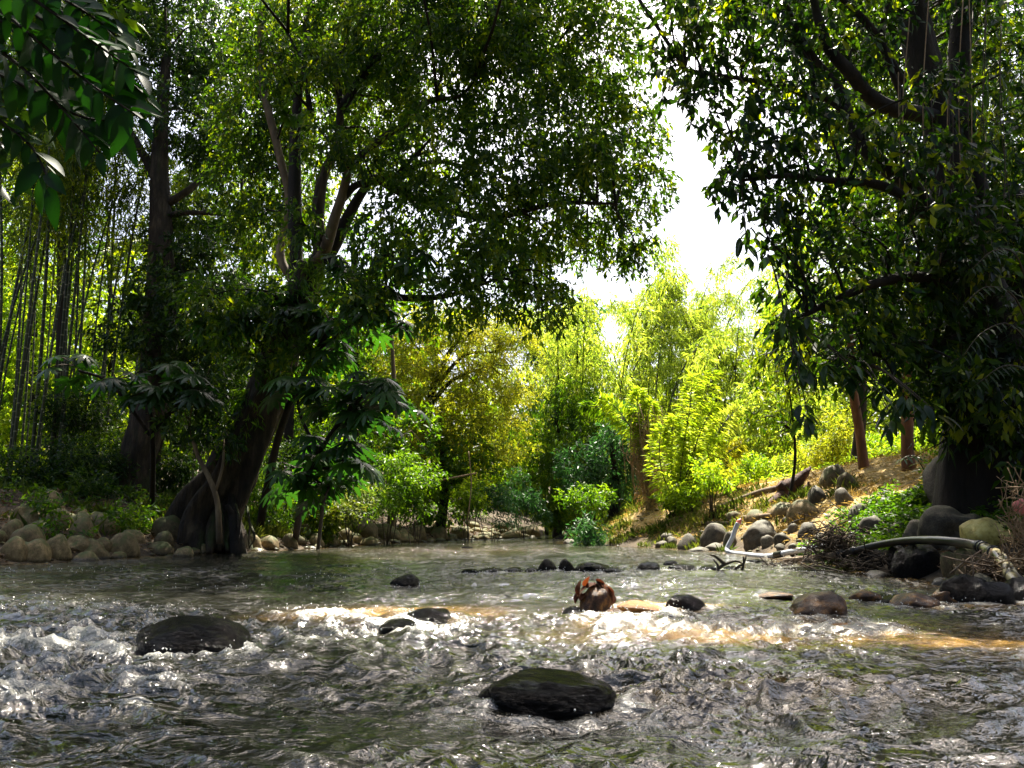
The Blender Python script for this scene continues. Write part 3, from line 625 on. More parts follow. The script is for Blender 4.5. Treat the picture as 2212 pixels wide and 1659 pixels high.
# pebbles nobody could count
def pebbles():
    rng = np.random.default_rng(9); V0, F0 = ico(1); Vs, Fs = [], []; k = 0
    for side, y0, y1, n in ((-1, 11, 36, 750), (1, 5, 30, 550)):
        y = rng.uniform(y0, y1, n); d = 2.6*rng.uniform(0, 1, n)**1.5-.1
        x = np.interp(y, LY, LX)-d/.85 if side < 0 else np.interp(y, RY, RX)+d/.85
        z = ground_z(x, y)
        for a, b, c in zip(x, y, z):
            r = rng.uniform(.02, .075); s = r*np.array((1, rng.uniform(.6, 1), rng.uniform(.4, .7)))
            Vs.append(V0*s+np.array((a, b, c+s[2]*.4))); Fs.append(F0+k); k += len(V0)
    add('pebbles', mesh_np('pebbles', np.concatenate(Vs), np.concatenate(Fs), M['stone'], smooth=True), label='small pebbles filling the gaps between the bank stones', cat='pebbles', kind='stuff')
pebbles()

# ------------------------------------------------------------------ trees and other plants
def P3(L): return [pix(a, b, c) for a, b, c in L]
def blob(px, py, r, Y, fx=1.0, fz=1.0, fy=1.0):
    c = pix(px, py, Y); s = np.linalg.norm(c-np.array((0, 0, CAMH)))/FPX
    return (c[0], c[1], c[2], r*s*fx, r*s*fy, r*s*fz)
def branches(root, skel, blobs, r0, mat, seed, sub=3, name='branch'):
    """a bent branch from the nearest skeleton point to every blob centre, with twigs"""
    rng = np.random.default_rng(seed); skel = np.array(skel)
    for b in blobs:
        c = np.array(b[:3]); d = np.linalg.norm(skel-c, axis=1)+.9*np.maximum(skel[:, 2]-c[2]+.3, 0)
        a = skel[int(np.argmin(d))]; L = np.linalg.norm(c-a)
        if L < .2: continue
        m1 = a*.65+c*.35+rng.normal(size=3)*L*.07+np.array((0, 0, L*.08)); m2 = a*.3+c*.7+rng.normal(size=3)*L*.07+np.array((0, 0, L*.08))
        ps = [tube([a, m1, m2, c], [r0, r0*.7, r0*.45, r0*.2], 6, 12)]
        for _ in range(sub):
            s = m2*(1-(q := rng.uniform(0, 1)))+c*q; e = c+rng.normal(size=3)*np.array(b[3:6])*.55
            ps.append(tube([s, (s+e)/2+rng.normal(size=3)*.1*L*.3, e], [r0*.35, r0*.25, r0*.08], 4, 7))
        V, F = join(ps); part(name, V, F, mat, root, smooth=True)
def sampled(P, n=14): return list(catmull(P, n))
def tree(name, base, label, cat, group, stems, blobs, leaf, L, Wd, bark='bark', br=.05, seed=1, cover=1.6, sides=10, bump=.0, stem_names=None, per=9, spread=.3, droop=.5, gap=.05, gapscale=.9, kind='simple', sub=3, shell=.5, up=.5, dobr=True):
    root = thing(name, tuple(base), label, cat, group)
    skel = []
    for i, (P, rad) in enumerate(stems):
        V, F = tube(P, rad, sides, max(8, len(P)*5), bump=bump, seed=seed+i)
        part((stem_names[i] if stem_names else ('trunk' if i == 0 else 'limb')), V, F, M[bark], root, smooth=True)
        skel += sampled(P)
    if dobr: branches(root, skel, blobs, br, M[bark], seed, sub)
    V, F, r = crown(seed, blobs, L, Wd, cover, droop, per, spread, gap, gapscale, kind, shell, up)
    part('crown', V, F, M[leaf], root, {'rnd': ('FACE', r)}, kind='stuff')
    return root
def gpt(x, y, dz=-.15): return np.array((x, y, float(ground_z(x, y))+dz))
def under(p, dz=-.15): return gpt(p[0], p[1], dz)

# --- the great leaning tree on the left bank
base = onground(440, 1188); base[2] -= .3; BY = base[1]+.6
tb = thing('leaning_tree', tuple(base), 'great leaning tree with fluted trunk and wide crown reaching over the river', 'tree')
TR = [np.array((base[0]-.15, BY, base[2]-.1)), pix(445, 1120, BY), pix(492, 1040, BY), pix(530, 960, BY), pix(568, 880, BY), pix(596, 800, BY), pix(618, 720, BY), pix(650, 640, BY), pix(672, 575, BY)]
V, F = tube(TR, [.95, .70, .56, .50, .45, .41, .38, .37, .36], 64, 120, bump=.07, flute=5, flute_amp=.20, seed=3); part('trunk', V, F, M['bark'], tb, smooth=True)
# buttress roots and dangling roots
for (x0, y0, x1, y1, x2, y2, r, dy) in [(440, 1090, 390, 1150, 345, 1172, .26, -.2), (455, 1080, 415, 1150, 395, 1190, .25, -.7), (470, 1080, 440, 1150, 432, 1195, .24, -.9), (490, 1060, 462, 1140, 452, 1196, .20, -1.0), (500, 1060, 478, 1120, 474, 1190, .16, -.8), (500, 1080, 488, 1140, 492, 1192, .12, -.9)]:
    V, F = tube([pix(x0, y0, BY), pix(x1, y1, BY+dy*.6), pix(x2, y2, BY+dy)], [r, r*.85, r*.35], 10, 14, bump=.10, seed=x1); part('root', V, F, M['bark'], tb, smooth=True)
rg = np.random.default_rng(8)
for k in range(16):
    x = rg.uniform(462, 548); y = rg.uniform(1085, 1140); V, F = tube([pix(x-8, y, BY-.5), pix(x+rg.uniform(-6, 6), y+35, BY-.75), pix(x+rg.uniform(-8, 8), 1186+rg.uniform(-6, 3), BY-.85)], [.035, .025, .012], 5, 9); part('aerial_root', V, F, M['bark'], tb, smooth=True)
limbs = [
 ([(672, 575, 0), (700, 545, -.3), (722, 474, -.5), (740, 419, -.5), (751, 365, -.5), (740, 328, -.5), (728, 303, -.4)], [.15, .15, .13, .12, .11, .08, .06], 'palebark'),
 ([(751, 365, -.5), (764, 352, -.5), (795, 324, -.4), (835, 292, -.4), (875, 270, -.6), (897, 240, -.8), (937, 215, -1), (988, 210, -1), (1021, 182, -1)], [.13, .12, .11, .09, .09, .08, .07, .05, .04], 'bark'),
 ([(700, 560, .2), (722, 529, .2), (751, 470, .1), (780, 419, 0), (810, 383, 0), (850, 385, 0), (930, 350, -.2), (1010, 360, -.4)], [.20, .18, .15, .12, .10, .08, .06, .04], 'darkbark'),
 ([(740, 430, -.4), (770, 400, -.5), (815, 390, -.6), (862, 372, -.8), (930, 300, -.9)], [.10, .09, .08, .06, .03], 'darkbark'),
 ([(680, 570, 0), (693, 547, -.1), (686, 480, -.1), (697, 383, 0), (722, 328, .1), (735, 240, .2), (725, 120, .4)], [.22, .2, .17, .14, .12, .10, .07], 'bark'),
 ([(645, 650, .3), (638, 547, .4), (637, 383, .5), (640, 250, .6), (664, 36, .7)], [.20, .19, .17, .13, .08], 'darkbark'),
 ([(640, 620, .5), (605, 547, .6), (624, 437, .8), (600, 320, .9), (568, 180, 1), (562, 30, 1.2)], [.12, .11, .10, .11, .11, .08], 'palebark'),
 ([(678, 160, .5), (664, 36, .6), (700, 0, .6), (760, -20, .6)], [.12, .08, .06, .04], 'darkbark'),
 ([(672, 250, .5), (655, 150, .2), (622, 70, .0)], [.08, .06, .03], 'darkbark'),
 ([(690, 545, 0), (760, 600, -.8), (850, 640, -1.2), (960, 640, -1.5), (1080, 600, -1.6)], [.14, .12, .09, .06, .03], 'darkbark'),
 ([(810, 383, 0), (900, 430, -.2), (1050, 470, -.4), (1200, 440, -.6), (1330, 440, -.6)], [.13, .11, .09, .06, .03], 'darkbark'),
 ([(735, 240, .2), (820, 120, .3), (960, 30, .3), (1100, 10, .3), (1230, 60, .2)], [.12, .11, .09, .06, .03], 'darkbark'),
]
skel = []
for P, rad, mt in limbs:
    PP = [pix(a, b, BY+c) for a, b, c in P]; V, F = tube(PP, rad, 10, len(P)*6, bump=.02); part('limb', V, F, M[mt], tb, smooth=True); skel += sampled(PP)
mb = [(1345, 290, 85, .6), (1400, 400, 52, .8), (1345, 510, 62, 1), (1378, 560, 38, 1), (1260, 420, 100, .6), (1240, 250, 110, .4), (1290, 120, 95, .2), (1330, 40, 40, 0), (1180, 30, 110, 0), (1090, 160, 110, -.6), (1110, 330, 105, -.8),
      (1150, 470, 100, -.5), (1060, 590, 95, -1.2), (1175, 655, 52, -1), (1215, 640, 34, -.6), (960, 640, 75, -1.5), (1010, 470, 105, -1.2), (950, 330, 100, -.8), (950, 160, 110, -.5), (860, 60, 110, 0), (760, 90, 95, .8), (690, 190, 90, 1.2),
      (830, 220, 90, .6), (890, 440, 80, -.6), (840, 545, 65, -1.4), (700, 10, 100, 1), (590, 90, 90, 1.6), (560, 240, 95, 1.8), (540, 380, 80, 2), (610, 320, 70, 1.8), (560, 490, 70, 2), (1040, -30, 120, 0), (900, -60, 120, 0), (1210, -70, 100, 0), (660, 430, 45, 2.4),
      (770, 640, 62, -1.8), (1290, 330, 60, -.8), (1060, 40, 90, -1), (1130, 560, 70, .8), (820, 330, 60, 1.4), (1180, 150, 70, 1.2), (1260, 530, 45, 1.4)]
blobs = [blob(a, b, r, BY+c*1.3, 1, 1, 1.1) for a, b, r, c in mb]+[(x, y, z, 1.5, 1.3, .9) for x, y, z in [(-5, 12.6, 14.4), (-3.2, 12.2, 14), (-1.5, 11.8, 13.4), (-6.8, 12.6, 14.4), (-4.2, 14, 16), (-1.8, 13.8, 15.6)]]+[blob(a, b, r, BY-1.2) for a, b, r in [(700, 300, 45), (640, 480, 38), (790, 500, 40), (575, 130, 50), (780, 340, 40), (690, 130, 45), (610, 700, 42), (555, 775, 34), (650, 770, 36), (500, 700, 48), (450, 640, 50), (560, 640, 40)]]  # high clumps out of view overhead, added to shade the left rapids
branches(tb, skel, blobs, .045, M['darkbark'], 5, 8)
V, F, r = crown(11, blobs, .175, .066, 2.05, .75, 10, .34, .0, .55, 'simple', .35, .35)
part('crown', V, F, M['main'], tb, {'rnd': ('FACE', r)}, kind='stuff')
# ferns and mosses sitting on the fork and the trunk
V, F, r = crown(12, [blob(690, 560, 26, BY-.3), blob(655, 600, 30, BY-.4), blob(715, 585, 24, BY-.4), blob(600, 790, 26, BY-.5), (*TR[4]+np.array((-.3, -.4, 0)), .35, .3, .5), (*TR[3]+np.array((-.3, -.5, .2)), .3, .3, .4)], .22, .035, 1.5, .9, 7, .2)
eo = add('epiphyte_tuft', mesh_np('epiphyte_tuft', V, F, M['mid'], {'rnd': ('FACE', r)}), label='tufts of ferns growing on the fork and trunk of the leaning tree', cat='fern')
st = onground(512, 1192)
V, F = join([tube([pix(500, 1060, BY-.2), pix(505, 1120, BY-.6), pix(514, 1186, BY-.8), pix(516, 1200, BY-.8)], [.08, .13, .17, .2], 12, 18, bump=.12), tube([pix(506, 1120, BY-.6), pix(490, 1090, BY-.7)], [.08, .05], 7, 6)])
add('dead_stump_root', mesh_np('dead_stump_root', V, F, M['darkbark'], smooth=True), label='dark dead post like root standing in the water beside the leaning tree', cat='stump')
# thin sapling leaning against the big trunk
tree('thin_sapling', onground(470, 1180), 'thin grey sapling with bare stem crossing in front of the leaning trunk', 'tree', None,
     [([pix(474, 1175, BY-1.2), pix(470, 1090, BY-1.2), pix(455, 1040, BY-1.2), pix(428, 985, BY-1.1), pix(410, 930, BY-1)], [.07, .06, .055, .05, .03]), ([pix(466, 1060, BY-1.2), pix(480, 1010, BY-1.2), pix(484, 960, BY-1.1)], [.035, .03, .02])],
     [blob(400, 890, 50, BY-1), blob(480, 930, 38, BY-1), blob(440, 830, 45, BY-.8)], 'dark', .16, .06, 'palebark', .02, seed=31)

# --- the dark tree behind with reddish bark
Y2 = 22.5
b2 = under(pix(285, 1060, Y2))
tree('dark_trunk_tree', b2, 'dark thick tree behind the leaning one, lit reddish on its right side', 'tree', None,
     [([b2, pix(290, 1010, Y2), pix(322, 900, Y2), pix(338, 780, Y2), pix(345, 640, Y2), pix(348, 500, Y2), pix(345, 330, Y2), pix(360, 120, Y2)], [.75, .55, .50, .46, .42, .36, .25, .14]),
      ([pix(348, 480, Y2), pix(380, 462, Y2), pix(440, 460, Y2), pix(520, 470, Y2)], [.12, .1, .07, .03]), ([pix(345, 450, Y2), pix(420, 400, Y2), pix(470, 330, Y2+.5)], [.14, .1, .04]), ([pix(345, 400, Y2), pix(290, 300, Y2+.5), pix(200, 160, Y2+1)], [.16, .12, .04])],
     [blob(a, b, r, Y2+c) for a, b, r, c in [(420, 60, 95, 0), (330, 130, 85, 1), (410, 240, 75, 0), (230, 60, 95, 1), (480, 330, 60, 1), (420, 470, 50, 1), (400, 570, 62, 0), (170, 170, 60, 1), (490, 150, 80, 2), (460, 570, 50, 0), (330, 620, 45, -1), (280, 700, 60, -.5), (420, 670, 70, -1), (350, 740, 50, -1), (330, -60, 110, 1), (160, -50, 110, 1), (50, 60, 100, 1.5)]],
     'dark', .19, .07, 'bark', .05, seed=41, cover=1.9, sides=20, bump=.05)
b3 = under(pix(333, 1050, Y2+1))
tree('slim_dark_tree', b3, 'slimmer dark tree close to the right of the reddish barked one', 'tree', None,
     [([b3, pix(330, 980, Y2+1), pix(352, 900, Y2+1), pix(368, 820, Y2+1), pix(372, 700, Y2+1), pix(385, 560, Y2+1)], [.30, .24, .22, .2, .17, .12])], [blob(390, 520, 60, Y2+1), blob(450, 730, 60, Y2+.5), blob(500, 640, 55, Y2+.5)], 'dark', .16, .06, 'darkbark', .04, seed=42)

# --- palmate leaved understory trees
def palmate_mesh(n=9, seed=0):
    Vs, Fs, k = [], [], 0
    for i in range(n):
        a = math.radians(-140+280*i/(n-1)); L = 1.0*(1-.28*abs(i-(n-1)/2)/((n-1)/2)); w = .125
        d = np.array((math.sin(a), math.cos(a), 0)); s = np.array((math.cos(a), -math.sin(a), 0))
        pts = []
        for t, ww in ((0, .15), (.3, .7), (.6, 1.0), (.82, .7), (1, .02)):
            c = d*L*t+np.array((0, 0, -.42*L*t*t)); pts += [c-s*w*ww+np.array((0, 0, -.03*ww)), c+np.array((0, 0, .0)), c+s*w*ww+np.array((0, 0, -.03*ww))]
        Vs.append(np.array(pts)); 
        for j in range(4):
            q = k+j*3; Fs += [(q, q+1, q+4, q+3), (q+1, q+2, q+5, q+4)]
        k += len(pts)
    return mesh_np('palmate_leaf', np.concatenate(Vs), np.array(Fs), M['palm'], smooth=True)
PALM = palmate_mesh()
def placeleaf(me, name, root, pos, d, nrm, size, w=1.0):
    d = Vector(d).normalized(); n = Vector(nrm); s = d.cross(n)
    if s.length < 1e-3: s = d.cross(Vector((1, 0.2, 0)))
    s.normalize(); n = s.cross(d)
    m = Matrix((s, d, n)).transposed().to_4x4()
    o = bpy.data.objects.new(name, me); COL.objects.link(o); o.parent = root
    m.translation = Vector(pos)-Vector(root.location)
    o.matrix_basis = m @ Matrix.Diagonal((size*w, size, size, 1)); return o
def palmate(label, base, stems, heads, size, seed):
    rng = np.random.default_rng(seed); root = thing('palmate_leaved_tree', tuple(base), label, 'tree')
    for P, rad in stems:
        V, F = tube(P, rad, 8, len(P)*5); part('stem', V, F, M['darkbark'], root, smooth=True)
    pet = []
    for (c, n) in heads:
        for k in range(n):
            a = rng.uniform(0, 6.28); out = np.array((math.cos(a), math.sin(a), rng.uniform(-.5, .55))); L = size*rng.uniform(.7, 1.5)
            e = c+out*L; pet.append(tube([c, c+out*L*.5+np.array((0, 0, .06)), e], [.012, .010, .008], 4, 5))
            placeleaf(PALM, 'leaf', root, e, (out[0], out[1], out[2]*.3-.55), (out[0]*.5+rng.normal()*.2, out[1]*.5+rng.normal()*.2, 1), size*rng.uniform(.75, 1.15))
    V, F = join(pet); part('petioles', V, F, M['darktwig'], root, kind='stuff')
q = under(pix(640, 1100, 21))
palmate('young tree with drooping hand shaped leaves to the right of the leaning trunk', q, [([q, pix(660, 1040, 17.5), pix(700, 960, 16.8), pix(760, 880, 16.2), pix(800, 840, 16)], [.09, .08, .06, .05, .035]), ([pix(690, 980, 16.9), pix(650, 900, 16.9), pix(640, 830, 16.9)], [.05, .04, .03]), ([pix(670, 1010, 17.4), pix(720, 1010, 17), pix(750, 985, 16.8)], [.04, .035, .03])],
        [(pix(800, 830, 16), 15), (pix(730, 870, 16.4), 13), (pix(640, 830, 16.9), 11), (pix(750, 985, 16.8), 12), (pix(800, 900, 16.4), 11), (pix(680, 960, 16.9), 10), (pix(640, 1010, 17.2), 9), (pix(850, 870, 16), 7)], .50, 3)
q = under(pix(560, 1100, 21))
palmate('palmate leaved tree whose dark fans hang in front of the leaning tree fork', q, [([q, pix(600, 950, 19), pix(660, 800, 18), pix(720, 700, 17)], [.12, .10, .08, .05]), ([pix(640, 850, 18.4), pix(560, 740, 18), pix(500, 700, 17.5)], [.07, .06, .04]), ([pix(680, 760, 17.6), pix(790, 680, 16.6)], [.05, .04])],
        [(pix(720, 690, 17), 14), (pix(790, 660, 16.6), 13), (pix(640, 670, 17.4), 13), (pix(560, 700, 17.8), 12), (pix(500, 690, 17.5), 10), (pix(840, 700, 16.8), 9), (pix(700, 760, 17.4), 10), (pix(740, 600, 16.8), 9), (pix(880, 560, 16.5), 7), (pix(590, 640, 17.6), 8)], .50, 4)
q = under(pix(330, 1090, 20))
palmate('low palmate plant with pale topped leaves left of the leaning trunk', q, [([q, pix(330, 960, 17.3), pix(320, 860, 17)], [.07, .06, .04]), ([pix(330, 930, 17.2), pix(400, 860, 17), pix(430, 840, 17)], [.05, .04, .03]), ([pix(325, 940, 17.2), pix(240, 830, 17), pix(170, 800, 17)], [.05, .04, .03])],
        [(pix(320, 850, 17), 13), (pix(410, 850, 17), 9), (pix(160, 790, 17), 7), (pix(250, 820, 17), 9), (pix(360, 800, 17), 8)], .46, 6)
q = under(pix(690, 1100, 20.8))
palmate('small bright palmate sapling low over the water right of the leaning trunk', q, [([q, pix(700, 1080, 18), pix(720, 1040, 17.6)], [.05, .045, .03])], [(pix(700, 1050, 17.6), 12), (pix(640, 1060, 17.8), 8), (pix(740, 1030, 17.4), 7)], .50, 7)
root = thing('bright_leaf_sprig', tuple(pix(625, 240, 17.5)), 'lone sprig of bright lime fan leaves in front of the tall pale trunk', 'leaf sprig')
V, F = tube([pix(600, 300, 18.3), pix(612, 262, 17.8), pix(625, 240, 17.5)], [.03, .025, .02], 6, 8); part('twig', V, F, M['darkbark'], root)
rg = np.random.default_rng(2)
PL2 = PALM.copy(); PL2.materials.clear(); PL2.materials.append(M['lime'])
for k in range(8): placeleaf(PL2, 'leaf', root, pix(625+rg.uniform(-22, 22), 240+rg.uniform(-10, 14), 17.5), (rg.normal(), -.5, -.7), (rg.normal()*.4, .2, 1), .42)

# --- bamboo on the left
def bamboo(label, group, cx, cy, n, H, spread, seed, leafkey, leafn=1.0, lean=(0, 0), r=.045, culmmat='culm', bend=.18, low=.4, leafL=.20):
    rng = np.random.default_rng(seed); base = gpt(cx, cy, 0); root = thing('bamboo_clump', tuple(base), label, 'bamboo', group); bl = []
    for k in range(n):
        x = cx+rng.normal()*spread*.5; y = cy+rng.normal()*spread*.5; b = gpt(x, y, -.1)
        a = math.atan2(y-cy, x-cx)+rng.normal()*.5; h = H*rng.uniform(.7, 1.08); o = bend*h*rng.uniform(.4, 1.5)
        dx, dy = math.cos(a)*o+lean[0]*h, math.sin(a)*o+lean[1]*h
        P = [b, b+np.array((dx*.10, dy*.10, h*.35)), b+np.array((dx*.35, dy*.35, h*.7)), b+np.array((dx*.7, dy*.7, h*.92)), b+np.array((dx*1.15, dy*1.15, h*.98))]
        C = catmull(P, 26); rk = r*rng.uniform(.7, 1.35); rr = np.interp(np.linspace(0, 1, 26), [0, .6, 1], [rk, rk*.75, rk*.15])
        V, F = tube(C, rr, 6, 26); 
        part('culm', V, F, M[culmmat], root, smooth=True)
        for t in np.linspace(low, 1, 7):
            p = C[int(t*25)]; bl.append((p[0], p[1], p[2]-.1, .55*h/10, .55*h/10, .40*h/10))
    V, F, rr = crown(seed+500, bl, leafL*1.08, leafL*.18, .85*leafn, .95, 8, .42, -.1, .6, 'simple', .1, .3)
    part('foliage', V, F, M[leafkey], root, {'rnd': ('FACE', rr)}, kind='stuff')
    return root
for i, (px, Y, n, H, lab) in enumerate([(30, 21, 9, 13, 'dense dark bamboo clump at the left edge of the picture'), (110, 22.5, 9, 14, 'bamboo clump second from the left edge, straight dark culms'), (190, 24.5, 8, 14, 'bamboo clump between the left grove and the dark trunk'), (260, 26, 7, 15, 'thin bamboo clump right behind the dark thick trunk'), (70, 27, 9, 14, 'bamboo clump farther back, lit between the front culms'), (-60, 22, 8, 14, 'bamboo clump cut by the left edge')]):
    p = pix(px, 1040, Y); bamboo(lab, 'bamboo grove on the left bank', p[0], p[1], int(n*.65), H, 1.0, 60+i, 'left', .5, r=.040, bend=.12, low=.55)

# --- forest behind the left bank
def forest_tree(px, py, Y, label, cat, group, bl, leaf, seed, L=.28, W_=.105, cover=1.3, r=.22, bark='darkbark', name='forest_tree', **kw):
    b = under(pix(px, 1080, Y)); top = pix(px, py, Y)
    P = [b, b*.6+top*.4+np.array((.2, 0, 0)), top]
    return tree(name, b, label, cat, group, [(P, [r, r*.75, r*.3])], [blob(a, c, rr, Y+dy) for a, c, rr, dy in bl], leaf, L, W_, bark, .05, seed=seed, cover=cover, sides=8, sub=2, **kw)
forest_tree(60, 300, 33, 'sunlit yellow green tree seen through the bamboo at the left edge', 'tree', None, [(20, 560, 110, 0), (110, 700, 110, 1), (40, 820, 100, 0), (170, 860, 100, 1), (-60, 420, 120, 0), (140, 980, 90, 0), (30, 980, 90, 0), (-60, 700, 120, 0)], 'lime', 101, .24, .09, 1.25)
forest_tree(230, 400, 35, 'sunlit tree behind the dark reddish trunk', 'tree', None, [(240, 640, 100, 0), (310, 800, 100, 0), (400, 500, 80, 0), (420, 900, 90, 0), (220, 950, 90, 0), (450, 760, 90, 0)], 'left', 102)
forest_tree(520, 300, 34, 'tall forest tree filling the space behind the leaning fork', 'tree', None, [(520, 560, 100, 0), (600, 480, 90, 0), (560, 700, 100, 0), (650, 800, 90, 0), (520, 860, 90, 0), (480, 420, 90, 1), (700, 430, 70, 0), (560, 980, 80, 0)], 'left', 103)
forest_tree(120, 0, 30, 'tall dark crowned tree above the bamboo grove', 'tree', None, [(60, 250, 80, 0), (130, 330, 70, 0), (-20, 150, 100, 0), (130, 130, 80, 1), (360, 360, 50, 0), (150, 460, 60, 0), (30, 400, 70, 0)], 'dark', 104)
forest_tree(620, 0, 31, 'high forest tree behind the upper crown of the leaning tree', 'tree', None, [(520, 30, 110, 0), (650, 120, 100, 0), (500, 220, 90, 0), (780, 30, 110, 0), (700, 280, 80, 0), (820, 160, 80, 0), (640, -80, 120, 0), (860, 330, 70, 0)], 'left', 105, .24, .09)
forest_tree(760, 500, 33, 'round mid green tree low behind the palmate leaves', 'tree', None, [(760, 560, 80, 0), (800, 690, 80, 0), (740, 800, 80, 0), (820, 830, 70, 0), (860, 600, 70, 0), (700, 900, 80, 0)], 'mid', 106)
forest_tree(845, 700, 27, 'pale straight trunk tree on the bank behind the stones', 'tree', None, [(800, 940, 70, 0), (850, 1020, 60, -.5), (780, 1040, 60, 0), (890, 930, 60, .5), (770, 890, 60, .5)], 'mid', 107, .17, .07, 1.2, r=.17, bark='palebark')
forest_tree(950, 900, 30, 'shady tree with trailing vines under the yellow feathery tree', 'tree', None, [(930, 1000, 65, 0), (1000, 980, 65, 0), (960, 1070, 60, -.5), (1040, 1040, 60, 0), (900, 1070, 55, -1)], 'mid', 108, .17, .07, 1.35)
# yellow feathery tree, layered
YF = 31
fb = under(pix(920, 1080, YF))
fbl = [(x, y, r, dy, 1.3, .45) for x, y, r, dy in [(900, 740, 60, 0), (960, 715, 70, 0), (1040, 740, 65, 0), (1100, 720, 50, 0), (1090, 790, 55, 0), (1000, 790, 70, -.5), (910, 800, 60, -.5), (1110, 850, 45, 0), (1040, 850, 65, -.5), (950, 860, 70, -.8), (890, 890, 55, -.8), (1010, 920, 65, -.8), (1090, 910, 50, -.3), (940, 940, 60, -1), (1110, 965, 40, 0), (1040, 980, 50, -.8), (880, 970, 45, -1), (1000, 1010, 45, -.8), (850, 850, 45, -1), (860, 790, 45, 0), (1130, 740, 40, 0), (950, 690, 60, .5), (1060, 690, 60, .5)]]
tree('feathery_tree', fb, 'yellow green feathery tree in layered tiers at the centre of the far bank', 'tree', None,
     [([fb, pix(915, 960, YF), pix(930, 860, YF), pix(960, 780, YF), pix(1000, 720, YF)], [.25, .2, .17, .12, .06]), ([pix(925, 880, YF), pix(980, 820, YF-.5), pix(1060, 790, YF-.5)], [.12, .08, .03]), ([pix(930, 850, YF), pix(1000, 770, YF-.5), pix(1070, 760, YF)], [.1, .07, .03])],
     [blob(x, y, r, YF+dy, fx, fz) for x, y, r, dy, fx, fz in fbl], 'yellow', .13, .042, 'darkbark', .04, seed=110, cover=1.75, per=12, spread=.45, droop=.35, gap=.06, shell=.2)
# dark green masses round the bend
forest_tree(1190, 690, 42, 'blue green tree rising behind the bend between yellow tree and bamboo', 'tree', None, [(1190, 740, 50, 0), (1230, 700, 45, 0), (1180, 820, 50, 0), (1240, 790, 50, 0), (1170, 900, 50, 0), (1230, 880, 50, 0), (1215, 660, 36, 1), (1265, 680, 40, 0), (1160, 690, 40, 0), (1110, 700, 40, 2)], 'blue', 120, .26, .10, 1.6)
forest_tree(1200, 880, 34, 'dark bamboo like tree right of the yellow tree at the bend', 'tree', None, [(1190, 900, 55, 0), (1180, 990, 50, -1), (1240, 960, 60, -1), (1290, 900, 60, 0), (1240, 860, 50, 0), (1140, 1010, 45, 0), (1190, 1060, 50, -1), (1300, 970, 55, -1), (1130, 940, 40, 0)], 'mid', 121, .24, .05, 1.5, droop=.9)
forest_tree(1320, 960, 29, 'dark leafy tree in shade left of the vine covered column', 'tree', None, [(1330, 980, 55, 0), (1300, 1040, 50, 0), (1360, 1030, 45, 0), (1350, 920, 50, 0), (1260, 1040, 40, 0), (1375, 960, 40, .5), (1250, 1000, 45, 0)], 'blue', 122, .19, .06, 1.7)
# bamboo hill behind
for i, (px, Y, n, H, ln, lab) in enumerate([(1320, 43, 18, 13.8, (-.05, 0), 'bright bamboo clump rising left in the gap of the trees'), (1460, 45, 16, 14.2, (0, 0), 'tallest bright bamboo clump in the middle of the gap'), (1600, 42, 14, 12.5, (.06, 0), 'feathery bamboo clump leaning right in the gap'), (1250, 38, 14, 10.8, (-.05, -.03), 'low bamboo clump arching over the bend'), (1700, 45, 12, 12.6, (.03, 0), 'pale hazy bamboo clump behind the right trees'), (1400, 37, 12, 9.0, (0, 0), 'mid height bamboo behind the fern like plumes')]):
    p = pix(px, 1080, Y); bamboo(lab, 'bamboo clumps behind the bend', p[0], p[1], n, H, 2.2, 130+i, 'bamboo', 1.25, ln, r=.05, bend=.28, low=.15, leafL=.28)

# --- vine draped column with fern like plumes
YV = 23.0
vb = onground(1405, 1105)
vr = thing('vine_draped_tree', tuple(vb), 'dead trunk wrapped in dry tan vines with bright leafy plumes on top', 'tree')
YV = vb[1]+.4
tk = [under(pix(1408, 1110, YV)), pix(1406, 1050, YV), pix(1398, 990, YV), pix(1385, 930, YV), pix(1372, 890, YV)]
V, F = tube(tk, [.2, .16, .14, .12, .06], 8, 20, bump=.05); part('trunk', V, F, M['vine'] if False else M['wood'], vr, smooth=True)
rg = np.random.default_rng(4); ps = []
for k in range(150):
    x = 1395+rg.normal()*16; y0 = rg.uniform(870, 1000); y1 = rg.uniform(980, 1105); dy = rg.normal()*.25
    ps.append(tube([pix(x-8, y0, YV+dy), pix(x+rg.normal()*12, (y0+y1)/2, YV+dy+rg.normal()*.1), pix(x+8+rg.normal()*9, y1, YV+dy)], [.010, .012, .008], 4, 8))
V, F = join(ps); part('vines', V, F, M['twig'], vr, kind='stuff')
V, F, r = crown(140, [blob(1395+k*3, 920+k*28, 26, YV) for k in range(7)], .10, .03, .8, 1.0, 8, .25); part('dry_foliage', V, F, M['vine'], vr, {'rnd': ('FACE', r)}, kind='stuff')
